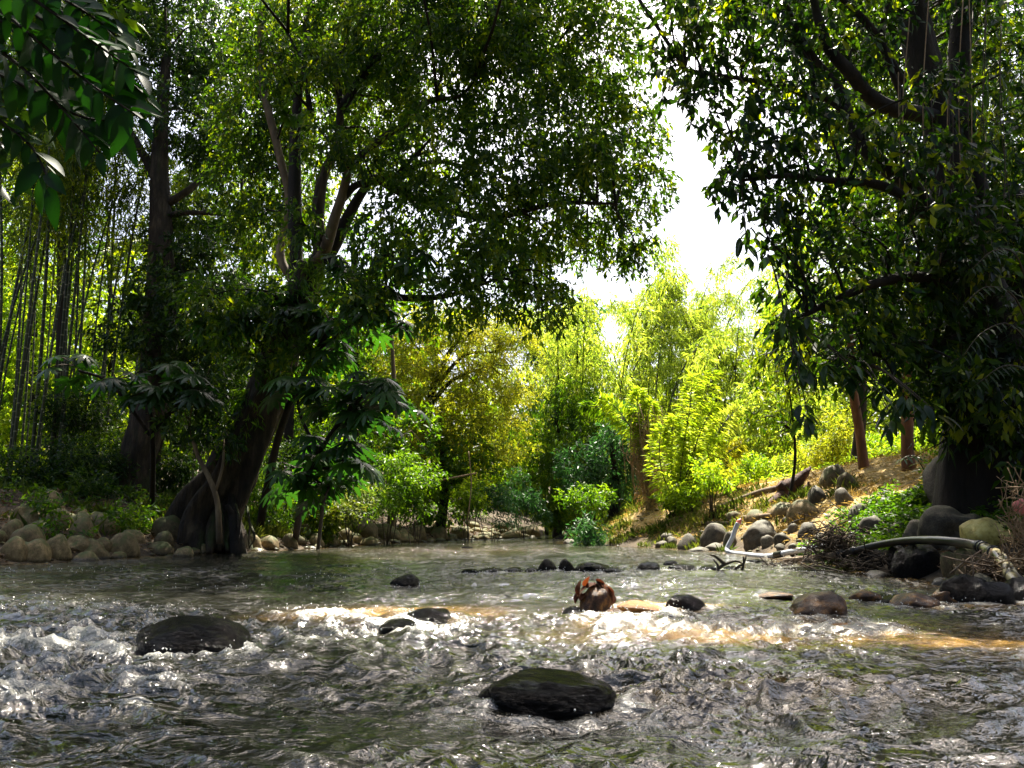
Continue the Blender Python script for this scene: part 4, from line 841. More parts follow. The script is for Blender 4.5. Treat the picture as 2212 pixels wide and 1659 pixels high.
def plume(root, P, w, seed, mat, L=.27, dens=52, name='plume'):
    C = catmull(P, dens); rng = np.random.default_rng(seed); T = unit(np.gradient(C, axis=0))
    sides = unit(np.cross(T, np.array((0, 1.0, 0)))+rng.normal(size=C.shape)*.06)
    bs, ds, Ls = [], [], []
    tt = np.linspace(0, 1, dens); prof = w*np.sin(np.clip(tt*1.02+.06, 0, 1)*np.pi)**.5
    for s in (-1, 1):
        for q in range(4):
            f = .12+.88*q/3
            bs.append(C+sides*(s*prof*f*.75)[:, None]+np.array((0, 0, 1))*(-.3*prof*f*f)[:, None]+rng.normal(size=C.shape)*.04); ds.append(sides*s+T*.75+np.array((0, 0, -.25-.5*f))+rng.normal(size=C.shape)*.25); Ls.append(L*rng.uniform(.7, 1.2, dens))
    B = np.concatenate(bs); D = np.concatenate(ds); Ln = np.concatenate(Ls)
    V, F, own = leaf_mesh(B, D, rng.normal(size=B.shape)*.5+np.array((0, -.6, 1)), Ln, Ln*.2)
    r = np.clip(rng.normal(size=len(B))*.2+.75, 0, 1)[own]
    part(name, V, F, M[mat], root, {'rnd': ('FACE', r)}, kind='stuff')
    V, F = tube(P, [.022, .018, .014, .006][:len(P)] if len(P) <= 4 else np.linspace(.022, .006, len(P)), 5, 16); part('stem', V, F, M['culm'], root, smooth=True)
def pl(pts, Y, w, seed, mat='lime', root=None): plume(root, [pix(a, b, Y) for a, b in pts], w, seed, mat)
pl([(1400, 960), (1385, 910), (1376, 870), (1382, 842)], YV, .26, 1, root=vr)
pl([(1395, 970), (1360, 920), (1330, 880), (1300, 862)], YV, .30, 2, root=vr)
pl([(1405, 960), (1340, 900), (1300, 880), (1262, 878)], YV+.3, .28, 3, 'mid', root=vr)
pl([(1410, 1000), (1395, 940), (1400, 890), (1408, 868)], YV-.2, .26, 4, root=vr)
pr_ = thing('plumed_shrub', tuple(onground(1470, 1100)), 'tall shrub with upright bright feathery plumes on the grassy right bank', 'shrub')
for i, (pts, w, mt) in enumerate([([(1465, 1080), (1475, 980), (1490, 880), (1495, 812)], .42, 'lime'), ([(1475, 1080), (1500, 980), (1520, 880), (1540, 800)], .48, 'lime'), ([(1480, 1080), (1520, 990), (1560, 920), (1595, 880)], .42, 'bamboo'), ([(1470, 1080), (1490, 1000), (1515, 930), (1545, 870)], .45, 'lime'),
                                 ([(1460, 1080), (1450, 1000), (1452, 940), (1456, 900)], .40, 'lime'), ([(1485, 1080), (1530, 1020), (1570, 980), (1600, 960)], .42, 'yellow'), ([(1460, 1090), (1430, 1020), (1425, 960), (1430, 920)], .36, 'lime'), ([(1478, 1085), (1500, 1030), (1530, 985), (1560, 950)], .45, 'lime'), ([(1478, 1085), (1485, 1030), (1490, 985), (1485, 930)], .45, 'bamboo')]):
    pl(pts, pr_.location.y+.3+.15*(i % 3-1), w*1.0, 20+i, mt, root=pr_)
def shrub(label, px, py, r, Y, leaf, seed, n=6, L=.13, W_=.045, cover=1.3, name='shrub', cat='shrub', group=None, fz=1.0, flat=1.25, kind='simple', droop=.3, up=.6):
    """py is the shrub's centre, r its half width in picture units at depth Y"""
    rng = np.random.default_rng(seed); c = blob(px, py, r, Y); b = under(np.array(c[:3]), -.05); root = thing(name, tuple(b), label, cat, group)
    ps, bl = [], []
    for k in range(n):
        e = np.array(c[:3])+rng.normal(size=3)*np.array((c[3], c[3], c[5]*fz))*.5
        ps.append(tube([b+rng.normal(size=3)*.06, (b+e)/2+rng.normal(size=3)*.05, e], [.018, .012, .006], 4, 6)); bl.append((*e, c[3]*.55*flat, c[3]*.55, c[5]*.5*fz))
    V, F = join(ps); part('stems', V, F, M['darktwig'], root, kind='stuff')
    V, F, r_ = crown(seed, bl, L, W_, cover, droop, 7, .22, .0, .5, kind, .2, up); part('foliage', V, F, M[leaf], root, {'rnd': ('FACE', r_)}, kind='stuff')
    return root
SH = [ # label, px, py, r, Y, leaf
 ('bright lime bush lit on the bank under the yellow feathery tree', 1012, 1060, 32, 27.5, 'lime'), ('low ferny bush over the stones before the bend', 1060, 1085, 36, 28, 'blue'), ('dark bush hanging over the far stones', 1130, 1088, 38, 31, 'blue'),
 ('leafy bush over the middle stone heap', 900, 1068, 42, 24.5, 'mid'), ('broad dark bush above the middle heap', 840, 1055, 48, 24, 'mid'), ('pale grassy bush above the stones right of the palmate sapling', 760, 1085, 42, 22.5, 'grass'),
 ('yellowish bush at the end of the stream behind the point', 1200, 1120, 30, 40, 'lime'), ('pointed feathery bush on the grassy point', 1262, 1085, 38, 26, 'mid'), ('dark trailing bush at the tip of the grassy point', 1270, 1150, 34, 22.6, 'blue'),
 ('small bush behind the tip of the grassy point', 1215, 1100, 30, 33, 'mid'), ('bright weeds at the foot of the vine column', 1450, 1085, 26, 22, 'lime'), ('tall bright weeds right of the vine column', 1495, 1065, 30, 21.5, 'lime'), ('weeds with broad fan leaves in front of the plumed shrub', 1530, 1020, 32, 20.5, 'lime'),
 ('green bush behind the rotten stump', 1630, 1010, 40, 27, 'lime'), ('hazy green bush left of the thin trunk', 1720, 990, 45, 30, 'bamboo'), ('dry brownish bush left of the thin trunk', 1780, 960, 50, 26, 'yellow'), ('bright bush right of the thin trunk', 1900, 985, 45, 27, 'lime'),
 ('lit bush between second thin trunk and the great tree', 1985, 985, 42, 26, 'lime'), ('fern at the foot of the great tree', 2060, 975, 34, 15, 'mid'), ('leafy weeds left of the leaning tree roots', 290, 1130, 36, 17.5, 'mid'), ('dark weeds behind the roots of the leaning tree', 350, 1110, 40, 20, 'dark'),
 ('small strap leaved plant on the left stone heap', 92, 1085, 26, 15.5, 'mid'), ('low weeds on the left stone heap', 130, 1150, 22, 14.8, 'mid'), ('scrub on the dark bank behind the left heap', 180, 1060, 50, 19.5, 'dark'), ('scrub below the bamboo at the left edge', 40, 1050, 55, 19.5, 'dark'),
 ('understory bush behind the leaning trunk', 400, 1030, 55, 23, 'dark'), ('understory bush right of the leaning trunk', 590, 1060, 60, 21.5, 'mid'), ('understory bush above the grassy tufts', 680, 1090, 55, 22, 'left'), ('tall understory bush behind the palmate sapling', 640, 980, 70, 24.5, 'dark'), ('understory bush between dark trunk and leaning trunk', 420, 930, 65, 25, 'dark'),
 ('dark bush left of the dark thick trunk', 210, 980, 70, 21.5, 'dark'), ('dark bush hanging left of the thick trunk', 180, 880, 60, 23, 'dark'), ('shaded bush high left of the leaning trunk', 440, 800, 70, 22, 'dark')]
for i, (lab, px, py, r, Y, lf) in enumerate(SH): shrub(lab, px, py, r, Y, lf, 200+i, n=7, L=.13 if Y < 30 else .18)

# --- right bank: thin trunks and the sunlit trees behind them
YR = 20
for (label, P, rad, bark, bl, seed) in [
 ('thin pale trunk standing on the lit crest of the right bank', [(1866, 1006), (1858, 940), (1848, 880), (1842, 830), (1836, 720)], [.14, .12, .12, .11, .09], 'redbark', [(1840, 660, 70), (1790, 700, 50), (1880, 640, 60), (1780, 780, 40), (1830, 760, 45)], 301),
 ('straight reddish trunk right of the thin pale trunk', [(1962, 1008), (1960, 950), (1960, 880), (1958, 800), (1950, 700)], [.16, .14, .14, .13, .1], 'redbark', [(1950, 660, 70), (2000, 720, 60), (1920, 750, 50), (1990, 800, 50), (1930, 600, 60)], 302)]:
    Y = onground(P[0][0], P[0][1]+4)[1]; Y = min(max(Y, 15), 22)
    PP = [pix(a, b, Y) for a, b in P]; PP[0] = under(PP[0]); 
    tree('slender_tree', PP[0], label, 'tree', 'slender trees on the crest of the right bank', [(PP, rad)], [blob(a, b, r, Y) for a, b, r in bl], 'right', .2, .08, bark, .04, seed=seed, cover=1.4, bump=.015)
def rt(px, Y, label, bl, leaf, seed, **kw): return forest_tree(px, bl[0][1], Y, label, 'tree', None, [(a, b, r, d) for a, b, r, d in bl], leaf, seed, **kw)
rt(1700, 34, 'sunlit yellow green tree behind the plumed shrub', [(1680, 900, 60, 0), (1640, 860, 50, 0), (1740, 880, 60, 0), (1700, 960, 55, 0), (1650, 940, 50, 0), (1760, 940, 50, 0)], 'bamboo', 310)
rt(1700, 19, 'small tree with trailing lit branches left of the thin trunk', [(1690, 800, 50, 0), (1660, 780, 38, 0), (1720, 850, 34, 0), (1650, 900, 28, 0), (1740, 780, 40, 0), (1690, 930, 26, 0)], 'left', 311, L=.15, W_=.06, r=.05, cover=1.1)
rt(1860, 36, 'hazy lit tree seen between the two thin trunks', [(1860, 880, 70, 0), (1920, 900, 60, 0), (1800, 860, 60, 0), (1880, 800, 60, 0), (1980, 900, 60, 0), (1840, 960, 50, 0)], 'bamboo', 312)
rt(2080, 32, 'bright tree behind the great black trunk', [(2080, 880, 80, 0), (2160, 800, 90, 0), (2200, 650, 90, 0), (2060, 780, 70, 0), (2230, 900, 90, 0), (2180, 500, 80, 0)], 'left', 313)
rt(1850, 24, 'sunlit yellow green tree high behind the right branches', [(1800, 560, 80, 0), (1720, 640, 60, 0), (1870, 450, 80, 0), (1760, 480, 60, 0), (1900, 300, 90, 0), (1700, 720, 45, 0), (1950, 160, 90, 0), (1830, 180, 70, 0), (1950, 540, 80, 0), (1800, 30, 90, 0), (1960, 30, 90, 0)], 'lime', 314, L=.19, W_=.075, cover=1.6)
rt(2150, 24, 'sunlit tree high behind the great trunk at the right edge', [(2150, 100, 100, 0), (2200, 260, 90, 0), (2120, 380, 80, 0), (2220, 420, 80, 0), (2060, 200, 60, 0), (2190, -60, 110, 0)], 'left', 315, L=.19, W_=.075, cover=1.6)

# --- the great right hand tree
YT = 11.4
gb = under(pix(2130, 1085, YT), -.3)
gt = thing('great_shade_tree', tuple(gb), 'great black trunked tree in deep shade at the right, its branches spreading over the river', 'tree')
def gp(L, dy=0): return [pix(a, b, YT+c+dy) for a, b, c in L]
gst = [('trunk', [(2128, 1100, 0), (2130, 1000, 0), (2138, 880, 0), (2140, 760, 0), (2118, 660, 0), (2085, 560, 0), (2062, 450, 0), (2038, 292, 0), (2004, 167, 0), (1963, 0, 0), (1950, -80, 0)], [.78, .66, .60, .56, .46, .38, .32, .28, .26, .25, .23], 40),
       ('limb', [(2140, 780, .2), (2130, 600, .3), (2105, 420, .3), (2075, 260, .3), (2072, 120, .3), (2083, -30, .3)], [.30, .26, .22, .2, .18, .15], 16),
       ('limb', [(2190, 1060, .5), (2195, 900, .5), (2200, 750, .5), (2205, 600, .4), (2190, 420, .4)], [.46, .42, .36, .28, .18], 18),
       ('limb', [(2075, 560, 0), (2035, 500, -.3), (2004, 458, -.5), (1963, 396, -.7), (1913, 362, -.9), (1867, 317, -1), (1833, 250, -1), (1812, 190, -1), (1763, 130, -1), (1713, 50, -1)], [.16, .15, .14, .13, .12, .10, .09, .07, .05, .03], 12),
       ('limb', [(2030, 262, 0), (2004, 250, -.2), (1921, 233, -.6), (1871, 200, -.8), (1838, 158, -1), (1796, 112, -1), (1771, 54, -1), (1754, -20, -1)], [.14, .13, .12, .11, .10, .085, .07, .05], 12),
       ('limb', [(1838, 250, -1), (1790, 215, -1.1), (1740, 205, -1.2), (1690, 185, -1.3), (1600, 170, -1.4), (1480, 150, -1.5)], [.07, .06, .05, .045, .03, .02], 8),
       ('limb', [(1763, 215, -1.1), (1746, 125, -1.1), (1713, 40, -1.1)], [.045, .04, .03], 8),
       ('limb', [(1990, 445, -.5), (1900, 400, -1.2), (1800, 390, -1.6), (1700, 380, -1.8), (1600, 390, -1.9)], [.08, .07, .05, .04, .02], 8),
       ('limb', [(2100, 640, 0), (2000, 600, -.8), (1900, 610, -1.2), (1800, 650, -1.4), (1700, 700, -1.5)], [.11, .09, .07, .05, .03], 8),
       ('limb', [(2110, 720, 0), (2020, 740, -.6), (1930, 750, -.9), (1850, 780, -1)], [.09, .07, .05, .03], 8),
       ('limb', [(1950, 180, -.3), (1880, 60, -.8), (1800, -20, -1)], [.07, .06, .04], 8), ('limb', [(1960, 235, -.5), (1925, 150, -.7), (1905, 60, -.8), (1930, -20, -.8)], [.05, .045, .04, .03], 8)]
skel = []
for nm, L, rad, sd_ in gst:
    PP = gp(L); 
    if nm == 'trunk': PP[0] = gb
    V, F = tube(PP, rad, sd_, len(L)*7, bump=.04 if rad[0] > .2 else .012, seed=len(L), flute=4 if rad[0] > .4 else 0, flute_amp=.08); part(nm, V, F, M['darkbark'], gt, smooth=True); skel += sampled(PP, 20)
rb = [(1450, 60, 50, -1.6), (1440, 150, 42, -1.6), (1500, 120, 50, -1.5), (1560, 60, 60, -1.3), (1600, 140, 55, -1.4), (1500, 210, 40, -1.6), (1570, 250, 50, -1.6), (1640, 230, 50, -1.4), (1680, 90, 60, -1.2), (1720, 180, 55, -1.2), (1590, 330, 42, -1.9), (1650, 330, 48, -1.8), (1580, 395, 40, -1.9), (1640, 420, 50, -1.8), (1720, 330, 55, -1.5), (1720, 430, 60, -1.5),
      (1790, 400, 60, -1.2), (1690, 500, 55, -1.6), (1650, 480, 35, -1.8), (1760, 540, 60, -1.4), (1700, 600, 45, -1.5), (1840, 480, 60, -1), (1700, 720, 45, -1.6), (1760, 680, 55, -1.4), (1830, 620, 60, -1.2), (1850, 720, 60, -1.1), (1800, 780, 45, -1.2), (1920, 660, 60, -.9), (1920, 760, 60, -.8), (1990, 700, 60, -.6), (1900, 560, 60, -.9),
      (2000, 820, 55, -.5), (2050, 730, 60, -.5), (1950, 840, 40, -.8), (2050, 850, 50, -.5), (1780, 60, 50, -1), (1850, 110, 45, -.9), (1900, 30, 55, -.7), (2000, 600, 55, -.6), (1980, 500, 45, -.7), (2060, 640, 50, -.7), (2180, 700, 60, -.6), (2190, 780, 50, -.8), (2180, 560, 60, 0), (2150, 300, 60, 0), (2190, 420, 50, 0), (2200, 150, 60, .3), (2110, 60, 50, .2), (2150, 480, 50, -.4),
      (1640, -30, 70, -1.2), (1500, -20, 60, -1.4), (1760, -60, 70, -1), (1900, -80, 80, -.8), (2050, -70, 80, -.2), (2090, 540, 40, -.8), (2130, 900, 45, -.9), (2200, 880, 50, -1.0), (2030, 930, 34, -.4)]
blobs = [blob(a, b, r, YT+c) for a, b, r, c in rb]
oh = [(x, y, z, 1.7, 1.6, 1.0) for x, y, z in [(5.5, 17.5, 14.8), (7.5, 17.7, 14.8), (9.5, 17, 14.8), (6.5, 15.6, 14.2), (8.5, 15, 14), (7.2, 19.4, 16.5)]]+[blob(a, b, r, YT+c) for a, b, r, c in [(1720, 120, 90, 4), (1850, 60, 100, 5), (1980, 120, 100, 5), (2100, 60, 100, 5), (1800, 280, 90, 4.5), (1930, 320, 95, 5), (2060, 400, 95, 5), (2180, 300, 95, 4.5), (1900, 480, 80, 4), (2020, 560, 85, 4), (2150, 620, 90, 3.5), (1960, 700, 70, 3), (2080, 780, 80, 3), (2030, 180, 45, -1.5), (1870, 300, 45, -1.8), (1960, 330, 45, -1.5), (2050, 330, 50, -1.4), (2000, 440, 50, -1.5), (2080, 460, 50, -1.2), (1800, 230, 40, -1.8), (2120, 560, 50, -1.2), (2060, 560, 40, -1.2), (2160, 850, 60, -1.5), (2100, 800, 50, -1.4), (2200, 960, 50, -1.5)]]  # the highest ones are out of view, added to shade the right bank
blobs += oh
blobs += [(x, y, z, 1.5, 1.2, .9) for x, y, z in [(-.4, 9.0, 12.2), (.9, 8.4, 11.8), (2.4, 8.8, 11.6), (3.9, 9.2, 11.4), (5.2, 8.4, 11), (1.6, 9.9, 12.6), (3.2, 10.2, 12.6), (.2, 10.2, 12.9)]]  # clumps overhead out of view, added to shade the foreground water
branches(gt, skel, blobs, .028, M['darkbark'], 15, 6)
V, F, r = crown(160, blobs, .165, .068, 1.5, .7, 7, .20, .03, .40, 'mid', .3, .4)
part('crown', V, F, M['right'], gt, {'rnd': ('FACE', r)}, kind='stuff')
# single leaves large enough to pick out
def elleaf(mat, w=.36, n=6, curve=.22, name='leaf'):
    V, Fq = [], []
    for i in range(n+1):
        t = i/n; ww = w*.5*math.sin(math.pi*min(t*.96+.04, 1))**.75*(1.05-.25*t) if 0 < i < n else .008
        V += [(-ww, t, -curve*t*t+ww*.28), (0, t, -curve*t*t), (ww, t, -curve*t*t+ww*.28)]
    for i in range(n): q = i*3; Fq += [(q, q+1, q+4, q+3), (q+1, q+2, q+5, q+4)]
    return mesh_np(name, np.array(V), np.array(Fq), mat, smooth=True)
EL = elleaf(M['rightobj'], .40); 
cl = [(1730, 880, 1.2), (1745, 905, 1.2), (1440, 150, 1), (1480, 200, 1), (1460, 90, 1), (1520, 170, 1), (1580, 290, 1), (1600, 350, 1), (1570, 400, 1), (1612, 520, 1.1), (1625, 490, 1), (1660, 560, 1), (1680, 700, 1.3), (1710, 760, 1.3), (1700, 660, 1.2), (1740, 800, 1.2), (1780, 790, 1.3), (1830, 800, 1.3), (1860, 820, 1.2), (1900, 840, 1.2), (1960, 860, 1.3), (1990, 880, 1.2), (1730, 690, 1.2), (1800, 720, 1.2), (1620, 210, 1), (1560, 220, 1), (1660, 300, 1), (1700, 430, 1), (1650, 440, 1), (1920, 900, 1.2), (2020, 900, 1.2), (1520, 40, 1)]
rg = np.random.default_rng(21); nl = 0; ps = []
for (px, py, k) in cl:
    c = pix(px, py, YT-1.9-.3*(k > 1)); d = np.linalg.norm(np.array(skel)-c, axis=1); a = np.array(skel)[int(np.argmin(d))]
    ps.append(tube([a, (a*.5+c*.5)+np.array((0, 0, .15)), c+np.array((0, 0, .08))], [.018, .012, .006], 5, 10))
    for i in range(9):
        if nl >= 290: break
        an = rg.uniform(0, 6.28); out = np.array((math.cos(an), math.sin(an)*.7, rg.uniform(-.9, .1)))
        placeleaf(EL, 'leaf', gt, c+out*.03+rg.normal(size=3)*.05, out+np.array((0, 0, -.5)), (out[0]*.6+rg.normal()*.3, out[1]*.6, 1), .20*k*rg.uniform(.75, 1.2)); nl += 1
V, F = join(ps); part('twigs', V, F, M['darktwig'], gt, kind='stuff')
# strap leaved epiphytes and lianas hanging on the trunk
rg = np.random.default_rng(22); n = 900
idx = rg.integers(0, 7, n); px = rg.uniform(1960, 2215, n); py = rg.uniform(120, 980, n); px = np.maximum(px, 1950+.10*py)
B = np.array([pix(a, b, YT-.45+rg.normal()*.3) for a, b in zip(px, py)]); D = rg.normal(size=(n, 3))*.45+np.array((0, -.1, -1)); Ln = rg.uniform(.15, .42, n)
V, F, own = leaf_mesh(B, D, rg.normal(size=(n, 3))+np.array((0, -1, .2)), Ln, Ln*.11, 'mid', .1)
hang = thing('strap_leaf_epiphyte', tuple(pix(2080, 500, YT-.5)), 'hanging strap leaves and lianas clothing the great black trunk', 'hanging plant')
part('strap_leaves', V, F, M['right'], hang, {'rnd': ('FACE', np.clip(rg.normal(size=n)*.3+.45, 0, 1)[own])}, kind='stuff')
for k in range(16):
    x = rg.uniform(1905, 2200); y0 = rg.uniform(-40, 300); y1 = y0+rg.uniform(300, 600); V, F = tube([pix(x, y0, YT-.8), pix(x+rg.normal()*15, (y0+y1)/2, YT-.9), pix(x+rg.normal()*18, y1, YT-.8)], [.009, .008, .006], 4, 16); part('liana', V, F, M['twig'] if k % 3 == 0 else M['darktwig'], hang)
# pinnate fronds at the right edge
def frond(root, P, w, n, mesh, size, seed):
    rng = np.random.default_rng(seed); C = catmull(P, n); T = unit(np.gradient(C, axis=0)); V, F = tube(P, np.linspace(.014, .004, len(P)), 5, 14); part('rachis', V, F, M['darktwig'], root)
    for i in range(2, n):
        s = unit(np.cross(T[i], np.array((0, 0, 1.0))))
        for sg in (-1, 1): placeleaf(mesh, 'leaflet', root, C[i], s*sg+T[i]*.6+np.array((0, 0, -.45))+rng.normal(size=3)*.08, (rng.normal()*.15, -.2, 1), size*(1-.35*i/n)*rng.uniform(.9, 1.1), .8)
fr = thing('pinnate_palm', tuple(under(pix(2210, 1000, 9.8))), 'pinnate fronds arching in from the right edge before the great trunk', 'palm'); FL = elleaf(M['palmedge'], .20, 5, .25, 'leaflet')
V, F = tube([fr.location[:], pix(2225, 900, 9.8), pix(2240, 700, 9.9)], [.07, .06, .05], 8, 12); part('stem', V, F, M['darkbark'], fr, smooth=True)
for i, P in enumerate([[(2235, 760, 9.8), (2180, 700, 9.4), (2120, 720, 9.2), (2080, 770, 9)], [(2235, 740, 9.8), (2190, 640, 9.4), (2130, 620, 9.2), (2080, 660, 9)], [(2235, 800, 9.8), (2170, 790, 9.3), (2110, 830, 9.1)], [(2238, 700, 9.8), (2200, 560, 9.5), (2150, 540, 9.3), (2100, 580, 9.2)]]):
    frond(fr, [pix(*p) for p in P], .3, 15, FL, .26, i)
sm = thing('broad_leaf_seedling', tuple(onground(2030, 1050)), 'seedling with broad dark paired leaves in front of the great tree', 'seedling')
frond(sm, [np.array(sm.location), pix(2000, 1020, sm.location.y-.2), pix(1975, 985, sm.location.y-.4), pix(1950, 990, sm.location.y-.6)], .3, 9, EL, .26, 9)

# --- overhanging branch at the top left, close to the camera
BL = elleaf(M['bigleaf'], .40, 8, .20)
ob = thing('overhanging_branch', tuple(pix(-80, -40, 4.6)), 'dark branch with very large glossy leaves hanging in at the top left corner', 'branch')
rg = np.random.default_rng(33)
for j, (P, n) in enumerate([([(-80, 120, 4.7), (60, 190, 4.5), (170, 250, 4.4), (260, 262, 4.3)], 13), ([(-40, -70, 4.3), (90, 10, 4.2), (200, 90, 4.1), (300, 160, 4.05)], 14), ([(-80, -40, 4.6), (55, 66, 4.3), (180, 170, 4.2), (303, 255, 4.1)], 17), ([(-80, 60, 4.6), (40, 140, 4.4), (130, 230, 4.3), (215, 330, 4.2)], 13), ([(-60, -80, 4.6), (80, -30, 4.5), (190, 30, 4.4), (265, 90, 4.3)], 15), ([(-80, 200, 4.8), (0, 260, 4.7), (70, 320, 4.6), (110, 400, 4.5)], 10), ([(60, -60, 4.8), (180, 80, 4.6), (250, 150, 4.5), (290, 190, 4.5)], 13), ([(-60, 0, 5), (20, 60, 5), (90, 130, 4.9), (150, 190, 4.8)], 12), ([(-60, -60, 5.2), (60, 20, 5.2), (150, 100, 5.1), (200, 240, 5)], 12)]):
    PP = [pix(*p) for p in P]; V, F = tube(PP, np.linspace(.016, .005, len(PP)), 6, 20); part('twig', V, F, M['darkbark'], ob, smooth=True)
    C = catmull(PP, n+1); T = unit(np.gradient(C, axis=0))
    for i in range(1, n+1):
        s = unit(np.cross(T[i], np.array((0, 1.0, 0.2))))
        for sg in ((-1, 1) if i < n else (0,)):
            placeleaf(BL, 'leaf', ob, C[i], s*sg*.9+T[i]*.75+rg.normal(size=3)*.22+np.array((0, rg.normal()*.25, -.55)), (rg.normal()*.6+.3, -.7+rg.normal()*.4, .8), .26*rg.uniform(.55, 1.2), rg.uniform(.8, 1.1))

V, F, r = crown(333, [blob(a, b, rr, 6) for a, b, rr in [(20, 40, 80), (110, 60, 70), (60, 150, 70), (180, 20, 60), (-20, 220, 70), (150, 150, 50), (-30, 330, 50)]], .17, .07, 1.0, .8, 6, .25, .0, .4, 'mid', .2); part('back_foliage', V, F, M['dark'], ob, {'rnd': ('FACE', r)}, kind='stuff')

# unseen tree added on the near left bank to shade the rapids; carries this branch
nb = gpt(-10.2, 6.5, -.3)
tree('near_bank_tree', nb, 'unseen tree added on the near left bank to shade the rapids', 'tree', None,
     [([nb, nb+np.array((.3, .2, 4)), nb+np.array((1.2, .6, 8)), nb+np.array((2.5, 1.5, 11))], [.45, .38, .3, .2]), ([nb+np.array((1.2, .6, 8)), nb+np.array((4, 2.2, 10)), nb+np.array((7, 3, 11.5))], [.2, .15, .06])],
     [(x, y, z, 1.5, 1.4, .9) for x, y, z in [(-5.4, 8.8, 12), (-3.4, 8.2, 11.8), (-7.4, 8.6, 12), (-5.6, 10.8, 13.4), (-3.2, 10.6, 13.4), (-8, 6, 11.5), (-6, 6.4, 11.2), (-7, 10.2, 13), (-1.6, 9.4, 12.6)]], 'dark', .2, .08, seed=77, cover=1.2)

# ------------------------------------------------------------------ pipes, wood and litter on the right bank
pipe = thing('water_pipe', tuple(pix(2014, 1190, 9.2)), 'long blotched black and yellow pipe arching over the dark stones at the right', 'pipe')
PP = [pix(1806, 1199, 11.5), pix(1856, 1187, 11.2), pix(1908, 1175, 10.8), pix(1961, 1168, 10.2), pix(2014, 1167, 9.6), pix(2067, 1171, 9.1), pix(2109, 1178, 8.8), pix(2133, 1187, 8.5), pix(2158, 1202, 8.1), pix(2176, 1228, 7.8), pix(2190, 1249, 7.6), pix(2215, 1266, 7.35), pix(2270, 1275, 7.1)]
V, F = tube(PP, [.045, .047, .05, .052, .054, .056, .058, .062, .064, .064, .064, .064, .064], 18, 120); part('pipe_body', V, F, M['pipe'], pipe, {'pale': ('POINT', sstep(1.75, 2.9, V[:, 0]*0+np.interp(np.arange(len(V)), [0, len(V)], [0, 4.4])))}, smooth=True)
CC = catmull(PP, 240)
def ring(root, C, i0, i1, r, nm='coupling'):
    V, F = tube(C[i0:i1], [r]*(i1-i0), 16, max(4, i1-i0)); part(nm, V, F, M['blackrubber'], root, smooth=True)
for i0, i1, r in [(2, 8, .062), (14, 18, .060), (124, 129, .074), (131, 135, .074), (148, 153, .076)]: ring(pipe, CC, i0, i1, r)
hose = thing('grey_hose', tuple(pix(1575, 1193, 15)), 'pale grey hose standing up with a pink end, then lying along the bank', 'hose')
hy = onground(1575, 1196)[1]
hy = 16.4; PP = [pix(1594, 1130, hy), pix(1589, 1142, hy), pix(1582, 1162, hy), pix(1571, 1184, hy), pix(1573, 1192, hy-.1), pix(1584, 1195, hy-.2), pix(1610, 1198, hy-.7), pix(1652, 1202, 14.9), pix(1680, 1198, 14.3), pix(1715, 1191, 13.7), pix(1764, 1183, 12.6), pix(1800, 1178, 12)]
V, F = tube(PP, [.05]*12, 12, 90); part('hose_body', V, F, M['greyhose'], hose, smooth=True)
C = catmull(PP, 200); ring(hose, C, 142, 152, .062)
V, F = tube([pix(1592, 1133, hy+.1), pix(1597, 1126, hy+.1), pix(1601, 1121, hy+.1)], [.045, .055, .02], 10, 6); part('hose_end', V, F, M['pink'], hose, smooth=True)
def log(label, pts, rad, mat='wood', name='log', cat='log', bump=.02, sides=10, g=True):
    P = [pix(*p) if len(p) == 3 else onground(*p)+np.array((0, 0, rad[0]*.7)) for p in pts]
    V, F = tube(P, rad, sides, max(8, len(P)*6), bump=bump); m0 = P[0]
    add(name, mesh_np(name, V-m0, F, M[mat], smooth=True), None, tuple(m0), label, cat)
log('straight pale pole low over the water in front of the debris heap', [(1695, 1211, 13.1), (1745, 1205, 12.2), (1800, 1199, 11.4)], [.035, .04, .045], 'wood', 'pole', 'pole')
log('long dry log lying up the sunlit straw to the rotten stump', [(1550, 1100), (1600, 1082), (1650, 1066), (1690, 1058)], [.05, .08, .10, .10])
log('short pale log lying between stones below the straw', [(1605, 1124), (1635, 1121), (1668, 1119)], [.07, .075, .06], 'wood')
log('thin brown log lying left of the hose end', [(1500, 1136), (1540, 1134), (1574, 1134)], [.05, .06, .055], 'wood')
log('short white stick standing in the green herbs', [(1824, 1178, 13), (1832, 1166, 13.1), (1840, 1152, 13.2)], [.02, .022, .02], 'greyhose', 'stick', 'stick', 0)
log('curved pale stick on the dark stones right of the debris', [(1870, 1172, 12.4), (1900, 1174, 12), (1950, 1186, 11.6)], [.03, .03, .02], 'twig', 'stick', 'stick')
log('upright bare twig in the dark below the pipe', [(1988, 1236, 9.9), (1982, 1215, 9.9), (1986, 1192, 9.9)], [.02, .022, .016], 'twig', 'stick', 'stick')
log('long pale twig lying at the water under the pipe', [(2035, 1250, 9), (2060, 1258, 8.9), (2095, 1264, 8.8)], [.006, .008, .006], 'twig', 'stick', 'stick', 0)
log('pale stick slanting from the water to the tan boulder', [(2078, 1268, 8.2), (2110, 1254, 8.1), (2150, 1236, 8.0), (2200, 1200, 8)], [.018, .02, .022, .02], 'twig', 'stick', 'stick')
log('weathered beam jutting from the grassy point', [(1225, 1147, 26), (1250, 1144, 25.6), (1276, 1142, 25.2)], [.10, .12, .12], 'darktwig', 'beam', 'driftwood')
log('thin pale pole slanting through the leaves of the far bank', [(905, 1050, 27.5), (960, 1036, 27), (1030, 1022, 27)], [.03, .035, .03], 'twig', 'pole', 'pole')
log('hanging pale vine on the far bank under the yellow tree', [(1012, 975, 27), (1018, 1040, 26.9), (1014, 1090, 26.8), (1008, 1130, 26.8)], [.02, .025, .025, .02], 'twig', 'vine', 'vine')
